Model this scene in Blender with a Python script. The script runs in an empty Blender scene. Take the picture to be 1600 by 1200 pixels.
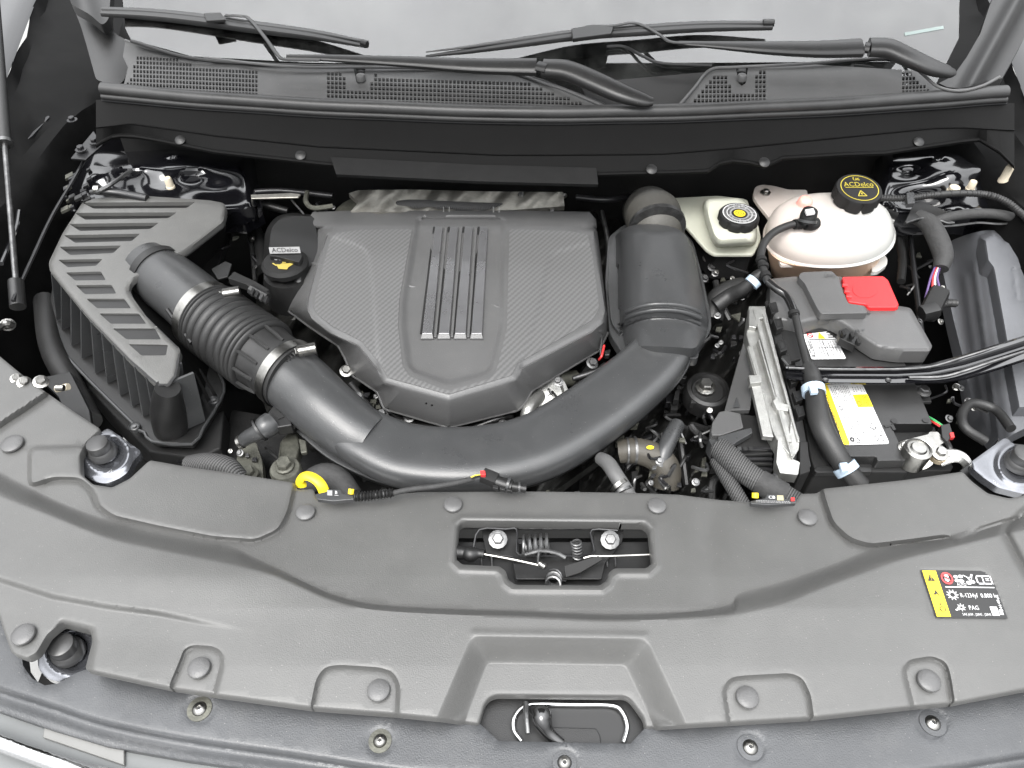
import bpy, math, random
import numpy as np
from mathutils import Vector
from mathutils.geometry import delaunay_2d_cdt
S = bpy.context.scene
rnd = random.Random(7)
# ---------------------------------------------------------------- camera
PITCH = math.radians(48); CAMH = 0.88; FPX = 1200.0
cam = bpy.data.objects.new('camera', bpy.data.cameras.new('camera'))
S.collection.objects.link(cam); S.camera = cam
cam.location = (0, 0, CAMH); cam.rotation_euler = (math.pi/2 - PITCH, 0, 0)
cam.data.sensor_width = 36; cam.data.lens = 36*FPX/1600
cam.data.clip_start = 0.02; cam.data.clip_end = 500
# ---------------------------------------------------------------- sky, sun, exposure
W = bpy.data.worlds.new('World'); S.world = W; W.use_nodes = True
nt = W.node_tree; nt.nodes.clear()
sky = nt.nodes.new('ShaderNodeTexSky'); sky.sky_type = 'NISHITA'; sky.sun_disc = False
sky.sun_elevation = math.radians(64); sky.sun_rotation = math.radians(205)
sky.air_density = 1.0; sky.dust_density = 6.0; sky.ozone_density = 1.0
hs = nt.nodes.new('ShaderNodeHueSaturation'); hs.inputs['Saturation'].default_value = 0.12
bg = nt.nodes.new('ShaderNodeBackground'); bg.inputs[1].default_value = 0.15
ow = nt.nodes.new('ShaderNodeOutputWorld')
nt.links.new(sky.outputs[0], hs.inputs['Color']); mxw = nt.nodes.new('ShaderNodeMixRGB'); mxw.inputs[0].default_value = .6; mxw.inputs[0].default_value = .8        # overcast: a pale dome, brightest overhead, the horizon darkened so that light falls mostly from above
tcw = nt.nodes.new('ShaderNodeTexCoord'); sxw = nt.nodes.new('ShaderNodeSeparateXYZ'); rpw = nt.nodes.new('ShaderNodeValToRGB'); mlw = nt.nodes.new('ShaderNodeVectorMath'); mlw.operation = 'SCALE'; mlw.inputs['Scale'].default_value = 17
rpw.color_ramp.elements[0].color = (.05, .051, .053, 1); rpw.color_ramp.elements[1].color = (.97, .98, 1, 1); e_ = rpw.color_ramp.elements.new(.5); e_.color = (.30, .304, .31, 1)
nt.links.new(tcw.outputs['Generated'], sxw.inputs[0]); nt.links.new(sxw.outputs['Z'], rpw.inputs[0]); nt.links.new(rpw.outputs[0], mlw.inputs[0]); cn_ = nt.nodes.new('ShaderNodeTexNoise'); cn_.inputs['Scale'].default_value = 2.2; cn_.inputs['Detail'].default_value = 5; nt.links.new(tcw.outputs['Generated'], cn_.inputs['Vector'])
cm_ = nt.nodes.new('ShaderNodeMapRange'); cm_.inputs[1].default_value = .3; cm_.inputs[2].default_value = .7; cm_.inputs[3].default_value = 13; cm_.inputs[4].default_value = 20; nt.links.new(cn_.outputs['Fac'], cm_.inputs[0]); nt.links.new(cm_.outputs[0], mlw.inputs['Scale'])
nt.links.new(mlw.outputs[0], mxw.inputs[2])
nt.links.new(hs.outputs[0], mxw.inputs[1]); nt.links.new(mxw.outputs[0], bg.inputs[0]); nt.links.new(bg.outputs[0], ow.inputs[0])
sun = bpy.data.objects.new('sun', bpy.data.lights.new('sun', 'SUN')); S.collection.objects.link(sun)
sun.data.energy = 1.2; sun.data.angle = math.radians(30); sun.data.color = (1, .97, .93)
sun.rotation_euler = (math.radians(26), 0, math.radians(-25))      # from behind the camera and a little to its left
S.view_settings.view_transform = 'Standard'; S.view_settings.look = 'None'
S.view_settings.gamma = 1; S.view_settings.exposure = 1.5
# ---------------------------------------------------------------- pixel -> world (photo pixels, 1600 x 1200, at a real height z)
cP, sP = math.cos(PITCH), math.sin(PITCH)
def P(x, y, z=0.0):
    u = (x-800)/FPX; v = (600-y)/FPX
    t = (CAMH-z)/(sP - v*cP)
    return Vector((u*t, (cP+v*sP)*t, z))
def PA(X, Y, Z):
    u = (X-800)/FPX; v = (600-Y)/FPX
    t = (CAMH-Z)/(sP - v*cP)
    return np.stack([u*t, (cP+v*sP)*t, Z+0*t], -1)
def RW(x, y, z, r):                                                 # a length of r photo pixels at that place, in metres
    return r*((CAMH-z)/(sP-(600-y)/FPX*cP))/FPX
def V3(p): return p if isinstance(p, Vector) else P(*p)
# ---------------------------------------------------------------- materials
MATS = {}
def pm(name, col, rough=.5, metal=0, bump=0, bscale=900, var=.12, vscale=14, coat=0, spec=.5, rvar=.08, trans=0, sss=0, emit=None, detail=3, dust=0):
    m = bpy.data.materials.new(name); m.use_nodes = True; n = m.node_tree; b = n.nodes['Principled BSDF']; L = n.links
    if not isinstance(col, (tuple, list)): col = (col, col, col)
    tc = n.nodes.new('ShaderNodeTexCoord')
    no = n.nodes.new('ShaderNodeTexNoise'); no.inputs['Scale'].default_value = vscale; no.inputs['Detail'].default_value = 6; no.inputs['Roughness'].default_value = .65
    L.new(tc.outputs['Object'], no.inputs['Vector'])
    cr = n.nodes.new('ShaderNodeValToRGB'); cr.color_ramp.elements[0].position = .3; cr.color_ramp.elements[1].position = .72
    cr.color_ramp.elements[0].color = tuple(c*(1-var) for c in col)+(1,); cr.color_ramp.elements[1].color = tuple(min(1, c*(1+var)) for c in col)+(1,)
    L.new(no.outputs['Fac'], cr.inputs[0]); L.new(cr.outputs[0], b.inputs['Base Color'])
    mr = n.nodes.new('ShaderNodeMapRange'); mr.inputs[3].default_value = max(.02, rough-rvar); mr.inputs[4].default_value = min(1, rough+rvar)
    L.new(no.outputs['Fac'], mr.inputs[0]); L.new(mr.outputs[0], b.inputs['Roughness'])
    if dust:                                                            # settled dust: pale specks and thin patches on the plastic itself
        vo = n.nodes.new('ShaderNodeTexVoronoi'); vo.inputs['Scale'].default_value = 130; L.new(tc.outputs['Object'], vo.inputs['Vector'])
        lt_ = n.nodes.new('ShaderNodeMath'); lt_.operation = 'LESS_THAN'; lt_.inputs[1].default_value = .055; L.new(vo.outputs['Distance'], lt_.inputs[0])
        n3 = n.nodes.new('ShaderNodeTexNoise'); n3.inputs['Scale'].default_value = 22; n3.inputs['Detail'].default_value = 8; n3.inputs['Roughness'].default_value = .75; L.new(tc.outputs['Object'], n3.inputs['Vector'])
        r3 = n.nodes.new('ShaderNodeMapRange'); r3.inputs[1].default_value = .5; r3.inputs[2].default_value = .8; r3.inputs[4].default_value = dust; L.new(n3.outputs['Fac'], r3.inputs[0])
        m3 = n.nodes.new('ShaderNodeMath'); m3.operation = 'MULTIPLY'; m3.inputs[1].default_value = .5; L.new(lt_.outputs[0], m3.inputs[0])
        a3 = n.nodes.new('ShaderNodeMath'); a3.operation = 'ADD'; L.new(r3.outputs[0], a3.inputs[0]); L.new(m3.outputs[0], a3.inputs[1])
        x3 = n.nodes.new('ShaderNodeMixRGB'); x3.inputs[2].default_value = (.3, .29, .27, 1); L.new(a3.outputs[0], x3.inputs[0]); L.new(cr.outputs[0], x3.inputs[1]); L.new(x3.outputs[0], b.inputs['Base Color'])
    b.inputs['Metallic'].default_value = metal; b.inputs['Specular IOR Level'].default_value = spec
    b.inputs['Coat Weight'].default_value = coat; b.inputs['Coat Roughness'].default_value = .06
    if trans: b.inputs['Transmission Weight'].default_value = trans
    if sss:
        b.inputs['Subsurface Weight'].default_value = sss; b.inputs['Subsurface Radius'].default_value = (1, .95, .88); b.inputs['Subsurface Scale'].default_value = .008
    if bump:
        n2 = n.nodes.new('ShaderNodeTexNoise'); n2.inputs['Scale'].default_value = bscale; n2.inputs['Detail'].default_value = detail
        L.new(tc.outputs['Object'], n2.inputs['Vector'])
        bp = n.nodes.new('ShaderNodeBump'); bp.inputs['Strength'].default_value = bump; bp.inputs['Distance'].default_value = .0008
        L.new(n2.outputs['Fac'], bp.inputs['Height']); L.new(bp.outputs[0], b.inputs['Normal'])
    MATS[name] = m; return m
cover_m = pm('grained_grey_plastic', (.074, .074, .072), .42, bump=.42, bscale=700, var=.10, vscale=7, spec=.5, rvar=.07, dust=.04)
eng_m = pm('satin_grey_plastic', .078, .36, bump=.5, bscale=620, var=.08, vscale=8, rvar=.07, dust=.05)
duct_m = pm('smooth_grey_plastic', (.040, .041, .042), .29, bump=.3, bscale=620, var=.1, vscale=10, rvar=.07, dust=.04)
lid_m = pm('matt_grey_plastic', (.082, .082, .079), .42, bump=.6, bscale=620, var=.08, vscale=10, dust=.08)
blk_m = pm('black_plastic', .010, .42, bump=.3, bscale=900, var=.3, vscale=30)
blkm_m = pm('matt_black_plastic', .012, .65, spec=.3, bump=.3, bscale=900, var=.25, vscale=20)
foam_m = pm('dark_foam', .016, .95, spec=.15, bump=1, bscale=1500, var=.15, vscale=40)
rub_m = pm('black_rubber', .016, .5, bump=.4, bscale=700, var=.25, vscale=25)
paint_m = pm('gloss_black_paint', (.004, .004, .005), .12, coat=1, var=.3, vscale=6, rvar=.05, bump=.06, bscale=40)
dust_m = pm('dusty_black_metal', (.012, .012, .013), .34, bump=.3, bscale=200, var=.6, vscale=18, rvar=.15)
trim_m = pm('grey_blue_rubberised_panel', (.048, .050, .053), .36, bump=.5, bscale=620, var=.2, vscale=7, rvar=.12, dust=.07)
alu_m = pm('cast_aluminium', (.36, .36, .345), .42, metal=.85, bump=.6, bscale=500, var=.14, vscale=60)
steel_m = pm('zinc_steel', (.31, .305, .29), .3, metal=1, bump=.3, bscale=500, var=.2, vscale=90)
dsteel_m = pm('dark_steel', (.14, .14, .14), .4, metal=.9, bump=.4, bscale=400, var=.4, vscale=70)
chrome_m = pm('chrome', .85, .08, metal=1, var=.03)
white_m = pm('translucent_white_plastic', (.45, .45, .43), .38, var=.04, vscale=10, sss=.35, bump=.1)
res_m = pm('cream_plastic', (.47, .475, .40), .4, var=.05, vscale=14, sss=.25, bump=.1)
pinkr_m = pm('orange_tinted_plastic', (.72, .50, .36), .4, var=.08, vscale=12, sss=.3)
pink_m = pm('pink_plastic', (.85, .38, .32), .4, var=.05, sss=.3)
red_m = pm('red_plastic', (.62, .022, .025), .42, bump=.3, bscale=900, var=.06, vscale=20)
yel_m = pm('yellow_plastic', (.75, .58, .02), .4, var=.08)
wprint = pm('white_print', .62, .5, var=.04); bprint = pm('black_print', .012, .45, var=.1)
yprint = pm('yellow_print', (.75, .56, .02), .5, var=.04); rprint = pm('red_print', (.6, .06, .06), .5, var=.05)
gprint = pm('grey_print', .25, .5, var=.06)
blue_m = pm('pale_blue_plastic', (.38, .47, .56), .45, var=.05)
dim_yel = pm('dim_yellow_print', (.35, .28, .06), .5); beige_m = pm('beige_plastic_cap', (.55, .49, .38), .5, var=.1, vscale=60)
foil_m = pm('crumpled_foil', (.3, .29, .26), .35, metal=.8, bump=1, bscale=60, var=.4, vscale=25)
tape_m = pm('cloth_harness_tape', .03, .75, bump=1, bscale=300, var=.3, vscale=120)
concrete_m = pm('pale_concrete', (.45, .45, .44), .8, bump=.5, bscale=60, var=.12, vscale=5)
olive_m = pm('dull_metal', (.09, .09, .075), .5, metal=.5, bump=.7, bscale=250, var=.5, vscale=40)
wire_m = {k: pm(k+'_wire', c, .5) for k, c in dict(red=(.5, .03, .03), violet=(.1, .06, .17), green=(.05, .3, .1), yellow=(.7, .55, .05), white=(.6, .6, .6)).items()}
def stripes_mat(name, base, scale, rot, lo, hi, rough=.38, dist=.0004):
    m = pm(name, base, rough, var=.06, vscale=8); n = m.node_tree; L = n.links; b = n.nodes['Principled BSDF']
    tc = n.nodes.new('ShaderNodeTexCoord'); mp = n.nodes.new('ShaderNodeMapping'); mp.inputs['Rotation'].default_value = (0, 0, math.radians(rot))
    L.new(tc.outputs['Object'], mp.inputs[0])
    w1 = n.nodes.new('ShaderNodeTexWave'); w1.inputs['Scale'].default_value = scale; w1.bands_direction = 'X'
    w2 = n.nodes.new('ShaderNodeTexWave'); w2.inputs['Scale'].default_value = scale*1.0; w2.bands_direction = 'Y'; w2.inputs['Distortion'].default_value = .0
    L.new(mp.outputs[0], w1.inputs[0]); L.new(mp.outputs[0], w2.inputs[0])
    mx = n.nodes.new('ShaderNodeMath'); mx.operation = 'MULTIPLY_ADD'; mx.inputs[1].default_value = .35
    L.new(w2.outputs['Fac'], mx.inputs[0]); L.new(w1.outputs['Fac'], mx.inputs[2])
    cr = n.nodes.new('ShaderNodeValToRGB'); cr.color_ramp.elements[0].position = .35; cr.color_ramp.elements[1].position = .95
    cr.color_ramp.elements[0].color = (lo, lo, lo, 1); cr.color_ramp.elements[1].color = (hi, hi, hi, 1)
    L.new(mx.outputs[0], cr.inputs[0]); L.new(cr.outputs[0], b.inputs['Base Color'])
    bp = n.nodes.new('ShaderNodeBump'); bp.inputs['Strength'].default_value = .5; bp.inputs['Distance'].default_value = dist
    L.new(mx.outputs[0], bp.inputs['Height']); L.new(bp.outputs[0], b.inputs['Normal'])
    return m
carbon_m = stripes_mat('moulded_twill_plastic', .06, 42, 38, .080, .108)
braid_m = stripes_mat('braided_sleeve', .03, 90, 35, .012, .07, .7, .001)
tank_m = white_m.copy(); tank_m.name = 'coolant_stained_plastic'; n = tank_m.node_tree; b = n.nodes['Principled BSDF']; old = b.inputs['Base Color'].links[0].from_socket   # pink coolant staining on the left of the tank
tc = n.nodes.new('ShaderNodeTexCoord'); sx3 = n.nodes.new('ShaderNodeSeparateXYZ'); n.links.new(tc.outputs['Object'], sx3.inputs[0])
m4 = n.nodes.new('ShaderNodeMapRange'); m4.inputs[1].default_value = -.03; m4.inputs[2].default_value = -.13; m4.inputs[4].default_value = .22; n.links.new(sx3.outputs['X'], m4.inputs[0])
x4 = n.nodes.new('ShaderNodeMixRGB'); x4.inputs[2].default_value = (.62, .38, .28, 1); n.links.new(m4.outputs[0], x4.inputs[0]); n.links.new(old, x4.inputs[1]); n.links.new(x4.outputs[0], b.inputs['Base Color'])
wiper_m = pm('satin_black_metal', .016, .36, var=.15, bump=.2, bscale=900, dust=.02)
gm = bpy.data.materials.new('tinted_windshield_glass'); gm.use_nodes = True; n = gm.node_tree; n.nodes.clear()
o_ = n.nodes.new('ShaderNodeOutputMaterial'); mxs = n.nodes.new('ShaderNodeMixShader'); fr = n.nodes.new('ShaderNodeFresnel'); fr.inputs[0].default_value = 2.0
tr = n.nodes.new('ShaderNodeBsdfTransparent'); tr.inputs[0].default_value = (.5, .54, .53, 1); gl = n.nodes.new('ShaderNodeBsdfGlossy'); gl.inputs['Roughness'].default_value = .03
n.links.new(fr.outputs[0], mxs.inputs[0]); n.links.new(tr.outputs[0], mxs.inputs[1]); n.links.new(gl.outputs[0], mxs.inputs[2]); df_ = n.nodes.new('ShaderNodeBsdfDiffuse'); df_.inputs[0].default_value = (.35, .35, .34, 1); mx2 = n.nodes.new('ShaderNodeMixShader'); nz_ = n.nodes.new('ShaderNodeTexNoise'); nz_.inputs['Scale'].default_value = 9; nz_.inputs['Detail'].default_value = 9; nz_.inputs['Roughness'].default_value = .7   # thin dust film
tg_ = n.nodes.new('ShaderNodeTexCoord'); mr_ = n.nodes.new('ShaderNodeMapRange'); mr_.inputs[1].default_value = .4; mr_.inputs[2].default_value = .75; mr_.inputs[4].default_value = .09
n.links.new(tg_.outputs['Object'], nz_.inputs['Vector']); n.links.new(nz_.outputs['Fac'], mr_.inputs[0]); n.links.new(mr_.outputs[0], mx2.inputs[0]); n.links.new(mxs.outputs[0], mx2.inputs[1]); n.links.new(df_.outputs[0], mx2.inputs[2]); n.links.new(mx2.outputs[0], o_.inputs[0])
MATS['glass'] = gm
# ---------------------------------------------------------------- objects
ROOT = {}
def thing(name, label, cat, loc, group=None):
    o = bpy.data.objects.new(name, None); S.collection.objects.link(o); o.location = V3(loc); o.empty_display_size = .02
    o['label'] = label; o['category'] = cat
    if group: o['group'] = group
    ROOT[o] = Vector(o.location); return o
def rootloc(o):
    v = Vector((0, 0, 0))
    while o is not None: v = v + Vector(o.location); o = o.parent
    return v
def tag(o, label, cat, group=None):
    o['label'] = label; o['category'] = cat
    if group: o['group'] = group
    return o
def mk(name, V, F, mat, parent=None, angle=38, bev=0, seg=2, label=None, kind=None, smooth=True, flip=False):
    V = [Vector(v) for v in V]
    if parent is not None: off = rootloc(parent); loc = Vector((0, 0, 0))
    else:
        xs = [v.x for v in V]; ys = [v.y for v in V]; zs = [v.z for v in V]
        off = Vector(((min(xs)+max(xs))/2, (min(ys)+max(ys))/2, min(zs))); loc = off
    me = bpy.data.meshes.new(name); me.from_pydata([v-off for v in V], [], F if not flip else [f[::-1] for f in F]); me.validate()
    if smooth:
        me.polygons.foreach_set('use_smooth', [True]*len(me.polygons)); me.set_sharp_from_angle(angle=math.radians(angle))
    me.materials.append(mat)
    o = bpy.data.objects.new(name, me); S.collection.objects.link(o); o.location = loc
    if parent is not None: o.parent = parent
    if bev:
        b = o.modifiers.new('bevel', 'BEVEL'); b.width = bev; b.segments = seg; b.limit_method = 'ANGLE'; b.angle_limit = math.radians(30)
        try: b.harden_normals = True
        except Exception: pass
    if label: o['label'] = label
    if kind: o['kind'] = kind
    return o
def area2(pts): return sum(pts[i][0]*pts[(i+1) % len(pts)][1]-pts[(i+1) % len(pts)][0]*pts[i][1] for i in range(len(pts)))
def fillet(pts, r, k=4):
    """round the corners of a pixel polygon"""
    out = []; n = len(pts)
    for i in range(n):
        a, b, c = (np.array(pts[(i+j) % n][:2], float) for j in (-1, 0, 1))
        u = a-b; v = c-b; lu = np.linalg.norm(u); lv = np.linalg.norm(v); rr = min(r, lu*.45, lv*.45)
        p0 = b+u/lu*rr; p2 = b+v/lv*rr
        for j in range(k+1):
            t = j/k; q = (1-t)**2*p0+2*t*(1-t)*b+t*t*p2; out.append((q[0], q[1])+tuple(pts[i][2:]))
    return out
def rs(pts, n=None, step=None, closed=True):
    A = np.array([p[:2] for p in pts], float)
    if closed: A = np.vstack([A, A[:1]])
    d = np.r_[0, np.cumsum(np.linalg.norm(np.diff(A, axis=0), axis=1))]
    if n is None: n = max(3, int(d[-1]/step))
    s = np.linspace(0, d[-1], n+1)[:-1] if closed else np.linspace(0, d[-1], n)
    return [(float(np.interp(q, d, A[:, 0])), float(np.interp(q, d, A[:, 1]))) for q in s]
def dens(pts, step):
    """keep corners, add points between"""
    out = []
    for i in range(len(pts)):
        a, b = np.array(pts[i][:2], float), np.array(pts[(i+1) % len(pts)][:2], float)
        k = max(1, int(np.linalg.norm(b-a)/step))
        for j in range(k): out.append(tuple(a+(b-a)*j/k))
    return out
def cr(pts, sub=6):
    """Catmull-Rom through tuples or vectors"""
    A = [np.array(p, float) for p in pts]; A = [2*A[0]-A[1]]+A+[2*A[-1]-A[-2]]; out = []
    for i in range(1, len(A)-2):
        for j in range(sub):
            t = j/sub; p0, p1, p2, p3 = A[i-1:i+3]
            out.append(.5*((2*p1)+(-p0+p2)*t+(2*p0-5*p1+4*p2-p3)*t*t+(-p0+3*p1-3*p2+p3)*t**3))
    out.append(A[-2]); return out
def crc(pts, sub=4):
    n = len(pts); q = [pts[-1]]+list(pts)+[pts[0], pts[1]]; r = cr(q, sub); return [tuple(a) for a in r[sub:sub*(n+1)]]
# distances in pixel space
def _seg(X, Y, a, b):
    ax, ay = a[:2]; bx, by = b[:2]; dx, dy = bx-ax, by-ay; L = dx*dx+dy*dy+1e-12
    t = np.clip(((X-ax)*dx+(Y-ay)*dy)/L, 0, 1); return np.hypot(X-ax-t*dx, Y-ay-t*dy)
def pd(X, Y, line, closed=False):
    n = len(line); d = np.full(X.shape, 1e9)
    for i in range(n if closed else n-1): d = np.minimum(d, _seg(X, Y, line[i], line[(i+1) % n]))
    return d
def inside(X, Y, poly):
    c = np.zeros(X.shape, bool); n = len(poly)
    for i in range(n):
        x1, y1 = poly[i][:2]; x2, y2 = poly[(i+1) % n][:2]
        if y1 == y2: continue
        c ^= ((y1 > Y) != (y2 > Y)) & (X < (x2-x1)*(Y-y1)/(y2-y1)+x1)
    return c
def sd(X, Y, poly):
    d = pd(X, Y, poly, True); return np.where(inside(X, Y, poly), -d, d)
def ss(t): t = np.clip(t, 0, 1); return t*t*(3-2*t)
def plate(poly, A, w): return lambda X, Y: A*ss(-sd(X, Y, poly)/w+.5)
def groove(line, A, w, closed=False): return lambda X, Y: -A*np.exp(-(pd(X, Y, line, closed)/w)**2)
def ramp(U, L, A, fx=None):
    U = np.array(U, float); L = np.array(L, float)
    def f(X, Y):
        u = np.interp(X, U[:, 0], U[:, 1]); l = np.interp(X, L[:, 0], L[:, 1]); t = np.clip((Y-u)/(l-u), -.0, 1.0)
        t = .25*t+.75*ss(t)
        r = A*t
        return r if fx is None else r*fx(X, Y)
    return f
def bowl(outer, inner, A):
    def f(X, Y):
        i = inside(X, Y, outer); do = pd(X, Y, outer, True); di = np.where(inside(X, Y, inner), 0, pd(X, Y, inner, True))
        t = do/(do+di+1e-6); return np.where(i, A*(.75*np.clip(t*1.06-.03, 0, 1)+.25*ss(t)), 0)
    return f
def offs(line, d, closed=False):
    A = np.array([p[:2] for p in line], float); n = len(A)
    T = (np.roll(A, -1, 0)-np.roll(A, 1, 0)) if closed else np.gradient(A, axis=0)
    T = T/(np.linalg.norm(T, axis=1)[:, None]+1e-9); return [tuple(q) for q in A+np.stack([-T[:, 1], T[:, 0]], 1)*d]
def guide(line, ds, closed=False, st=3.2):
    L = rs(line, step=st, closed=True) if closed else rs(line, n=max(3, int(sum(math.dist(line[i][:2], line[i+1][:2]) for i in range(len(line)-1))/st)), closed=False)
    return [offs(L, d, closed) for d in ds]
def relief(name, outer, holes, zf, mat, parent=None, step=14, fine=3.5, thr=6e-5, skirt=.006, lip=0, edge=5, guides=(), **kw):
    """a sheet whose outline and relief are drawn in photo pixels and whose every point stands at a real height zf"""
    outer = dens(outer, edge); holes = [dens(h, edge) for h in holes]
    xs = [p[0] for p in outer]; ys = [p[1] for p in outer]; x0, x1, y0, y1 = min(xs), max(xs), min(ys), max(ys)
    gx = np.arange(x0, x1, fine); gy = np.arange(y0, y1, fine); X, Y = np.meshgrid(gx, gy); Z = zf(X, Y)
    lap = np.zeros_like(Z); lap[1:-1, 1:-1] = np.abs(Z[2:, 1:-1]+Z[:-2, 1:-1]-2*Z[1:-1, 1:-1])+np.abs(Z[1:-1, 2:]+Z[1:-1, :-2]-2*Z[1:-1, 1:-1])
    m = max(1, int(step/fine)); coarse = np.zeros(Z.shape, bool); coarse[::m, ::m] = True
    keep = (lap > thr) | coarse; Xk, Yk = X[keep], Y[keep]
    ins = inside(Xk, Yk, outer); dd = pd(Xk, Yk, outer, True)
    for h in holes: ins &= ~inside(Xk, Yk, h); dd = np.minimum(dd, pd(Xk, Yk, h, True))
    ok = ins & (dd > fine*.6)
    Xk, Yk = Xk[ok], Yk[ok]
    gx_ = []; gy_ = []
    for gl in guides:
        for p in gl: gx_.append(p[0]); gy_.append(p[1])
    if gx_:
        GX, GY = np.array(gx_), np.array(gy_); gi = inside(GX, GY, outer); gd = pd(GX, GY, outer, True)
        for h in holes: gi &= ~inside(GX, GY, h); gd = np.minimum(gd, pd(GX, GY, h, True))
        q_ = gi & (gd > 1.5); GX, GY = GX[q_], GY[q_]; cell = {}                     # thin out crossing guides, drop grid points beside them
        for a, b in zip(GX, GY):
            k = (int(a//1.3), int(b//1.3))
            if k not in cell: cell[k] = (a, b)
        GG = np.array(list(cell.values())); keepm = np.ones(len(Xk), bool); R2 = (fine*.62)**2; buck = {}
        for a, b in GG: buck.setdefault((int(a//4), int(b//4)), []).append((a, b))
        for i, (a, b) in enumerate(zip(Xk, Yk)):
            ka, kb = int(a//4), int(b//4)
            for u in (-1, 0, 1):
                for v in (-1, 0, 1):
                    for (c, d) in buck.get((ka+u, kb+v), ()):
                        if (a-c)**2+(b-d)**2 < R2: keepm[i] = False; break
        Xk = np.r_[Xk[keepm], GG[:, 0]]; Yk = np.r_[Yk[keepm], GG[:, 1]]
    ok = np.ones(len(Xk), bool)
    pts = [Vector(p[:2]) for p in outer]; faces = [list(range(len(pts)))]
    for h in holes: s = len(pts); pts += [Vector(p[:2]) for p in h]; faces.append(list(range(s, len(pts))))
    pts += [Vector((a, b)) for a, b in zip(Xk[ok], Yk[ok])]
    vo, eo, fo, _, _, of = delaunay_2d_cdt(pts, [], faces, 1, 1e-4)
    T = [list(f) for f, q in zip(fo, of) if 0 in q and not any(k > 0 for k in q)]
    A = np.array([(v.x, v.y) for v in vo]); Zv = zf(A[:, 0], A[:, 1])
    if lip:
        d = pd(A[:, 0], A[:, 1], outer, True)
        for h in holes: d = np.minimum(d, pd(A[:, 0], A[:, 1], h, True))
        Zv = Zv-lip*np.clip(1-d/4, 0, 1)**2
    Wv = [Vector(q) for q in PA(A[:, 0], A[:, 1], Zv)]
    T = [f if area2([Wv[i] for i in f]) > 0 else f[::-1] for f in T]
    if skirt:
        ed = {}
        for f in T:
            for i in range(len(f)): ed[(f[i], f[(i+1) % len(f)])] = 1
        low = {}; B = [e for e in ed if (e[1], e[0]) not in ed]
        for a, b in B:
            for k in (a, b):
                if k not in low: low[k] = len(Wv); Wv.append(Wv[k]-Vector((0, 0, skirt)))
            T.append([b, a, low[a], low[b]])
    return mk(name, Wv, T, mat, parent, **kw)
def zat(zf, x, y): return float(zf(np.array([float(x)]), np.array([float(y)]))[0])
def prism(name, pts, z, t, mat, parent=None, bev=.0015, seg=2, dirn=(0, 0, -1), **kw):
    T = [V3(p if len(p) > 2 else (p[0], p[1], z)) for p in pts]
    if area2(T) < 0: T.reverse()
    n = len(T); B = [p+Vector(dirn)*t for p in T]
    F = [list(range(n)), list(range(2*n-1, n-1, -1))]+[[(i+1) % n, i, n+i, n+(i+1) % n] for i in range(n)]
    return mk(name, T+B, F, mat, parent, bev=bev, seg=seg, **kw)
def stack(name, rings, mat, parent=None, cap=(True, True), **kw):
    """rings of equal count, top one first, each a list of vectors"""
    V = []; F = []; n = len(rings[0])
    if area2(rings[-1]) < 0: rings = [r[::-1] for r in rings]
    for r in rings: V += r
    for k in range(len(rings)-1):
        for i in range(n):
            j = (i+1) % n; F.append([k*n+j, k*n+i, (k+1)*n+i, (k+1)*n+j])
    if cap[0]: F.append(list(range(n)))
    if cap[1]: F.append(list(range((len(rings)-1)*n, len(rings)*n))[::-1])
    return mk(name, V, F, mat, parent, **kw)
def ell(cx, cy, rx, ry, z, n=40, e=2.0):
    out = []
    for i in range(n):
        a = 2*math.pi*i/n; c, s = math.cos(a), math.sin(a)
        out.append(P(cx+rx*math.copysign(abs(c)**(2/e), c), cy+ry*math.copysign(abs(s)**(2/e), s), z))
    return out
def ringof(poly, z, n=48): return [P(x, y, z) for x, y in rs(poly, n)]
def frame(t, up):
    t = t.normalized(); s = t.cross(up)
    if s.length < .05: s = t.cross(Vector((0, 1, 0)))
    s.normalize(); return s, s.cross(t).normalized()
def tube(name, path, r, mat, parent=None, seg=12, sub=6, flat=1.0, e=2.0, cap=True, rf=None, smooth=True, up=Vector((0, 0, 1)), px=False, **kw):
    pts = [V3(p) for p in path]; m = len(pts)
    rl = list(r) if isinstance(r, (list, tuple)) else [r]*m
    A = [np.array(list(p)+[q], float) for p, q in zip(pts, rl)]
    A = cr(A, sub) if sub > 1 and m > 2 else (A if m > 2 or sub <= 1 else [A[0]+(A[1]-A[0])*i/sub for i in range(sub+1)])
    C = [Vector(a[:3]) for a in A]; R = [a[3] for a in A]; n = len(C); V = []; F = []; s = None; L = 0
    for i in range(n):
        t = (C[min(i+1, n-1)]-C[max(i-1, 0)]).normalized()
        if flat != 1 or s is None: s, u = frame(t, up)
        else: s = (s-t*s.dot(t)).normalized(); u = s.cross(t).normalized()
        if i: L += (C[i]-C[i-1]).length
        k = R[i]*(rf(i/(n-1), L) if rf else 1)
        for j in range(seg):
            a = 2*math.pi*j/seg; c, d = math.cos(a), math.sin(a)
            c = math.copysign(abs(c)**(2/e), c); d = math.copysign(abs(d)**(2/e), d)
            V.append(C[i]+s*c*k+u*d*k*flat)
    for i in range(n-1):
        for j in range(seg):
            q = (j+1) % seg; F.append([i*seg+j, i*seg+q, (i+1)*seg+q, (i+1)*seg+j])
    if cap: F.append(list(range(seg))[::-1]); F.append(list(range((n-1)*seg, n*seg)))
    return mk(name, V, F, mat, parent, **kw)
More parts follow.
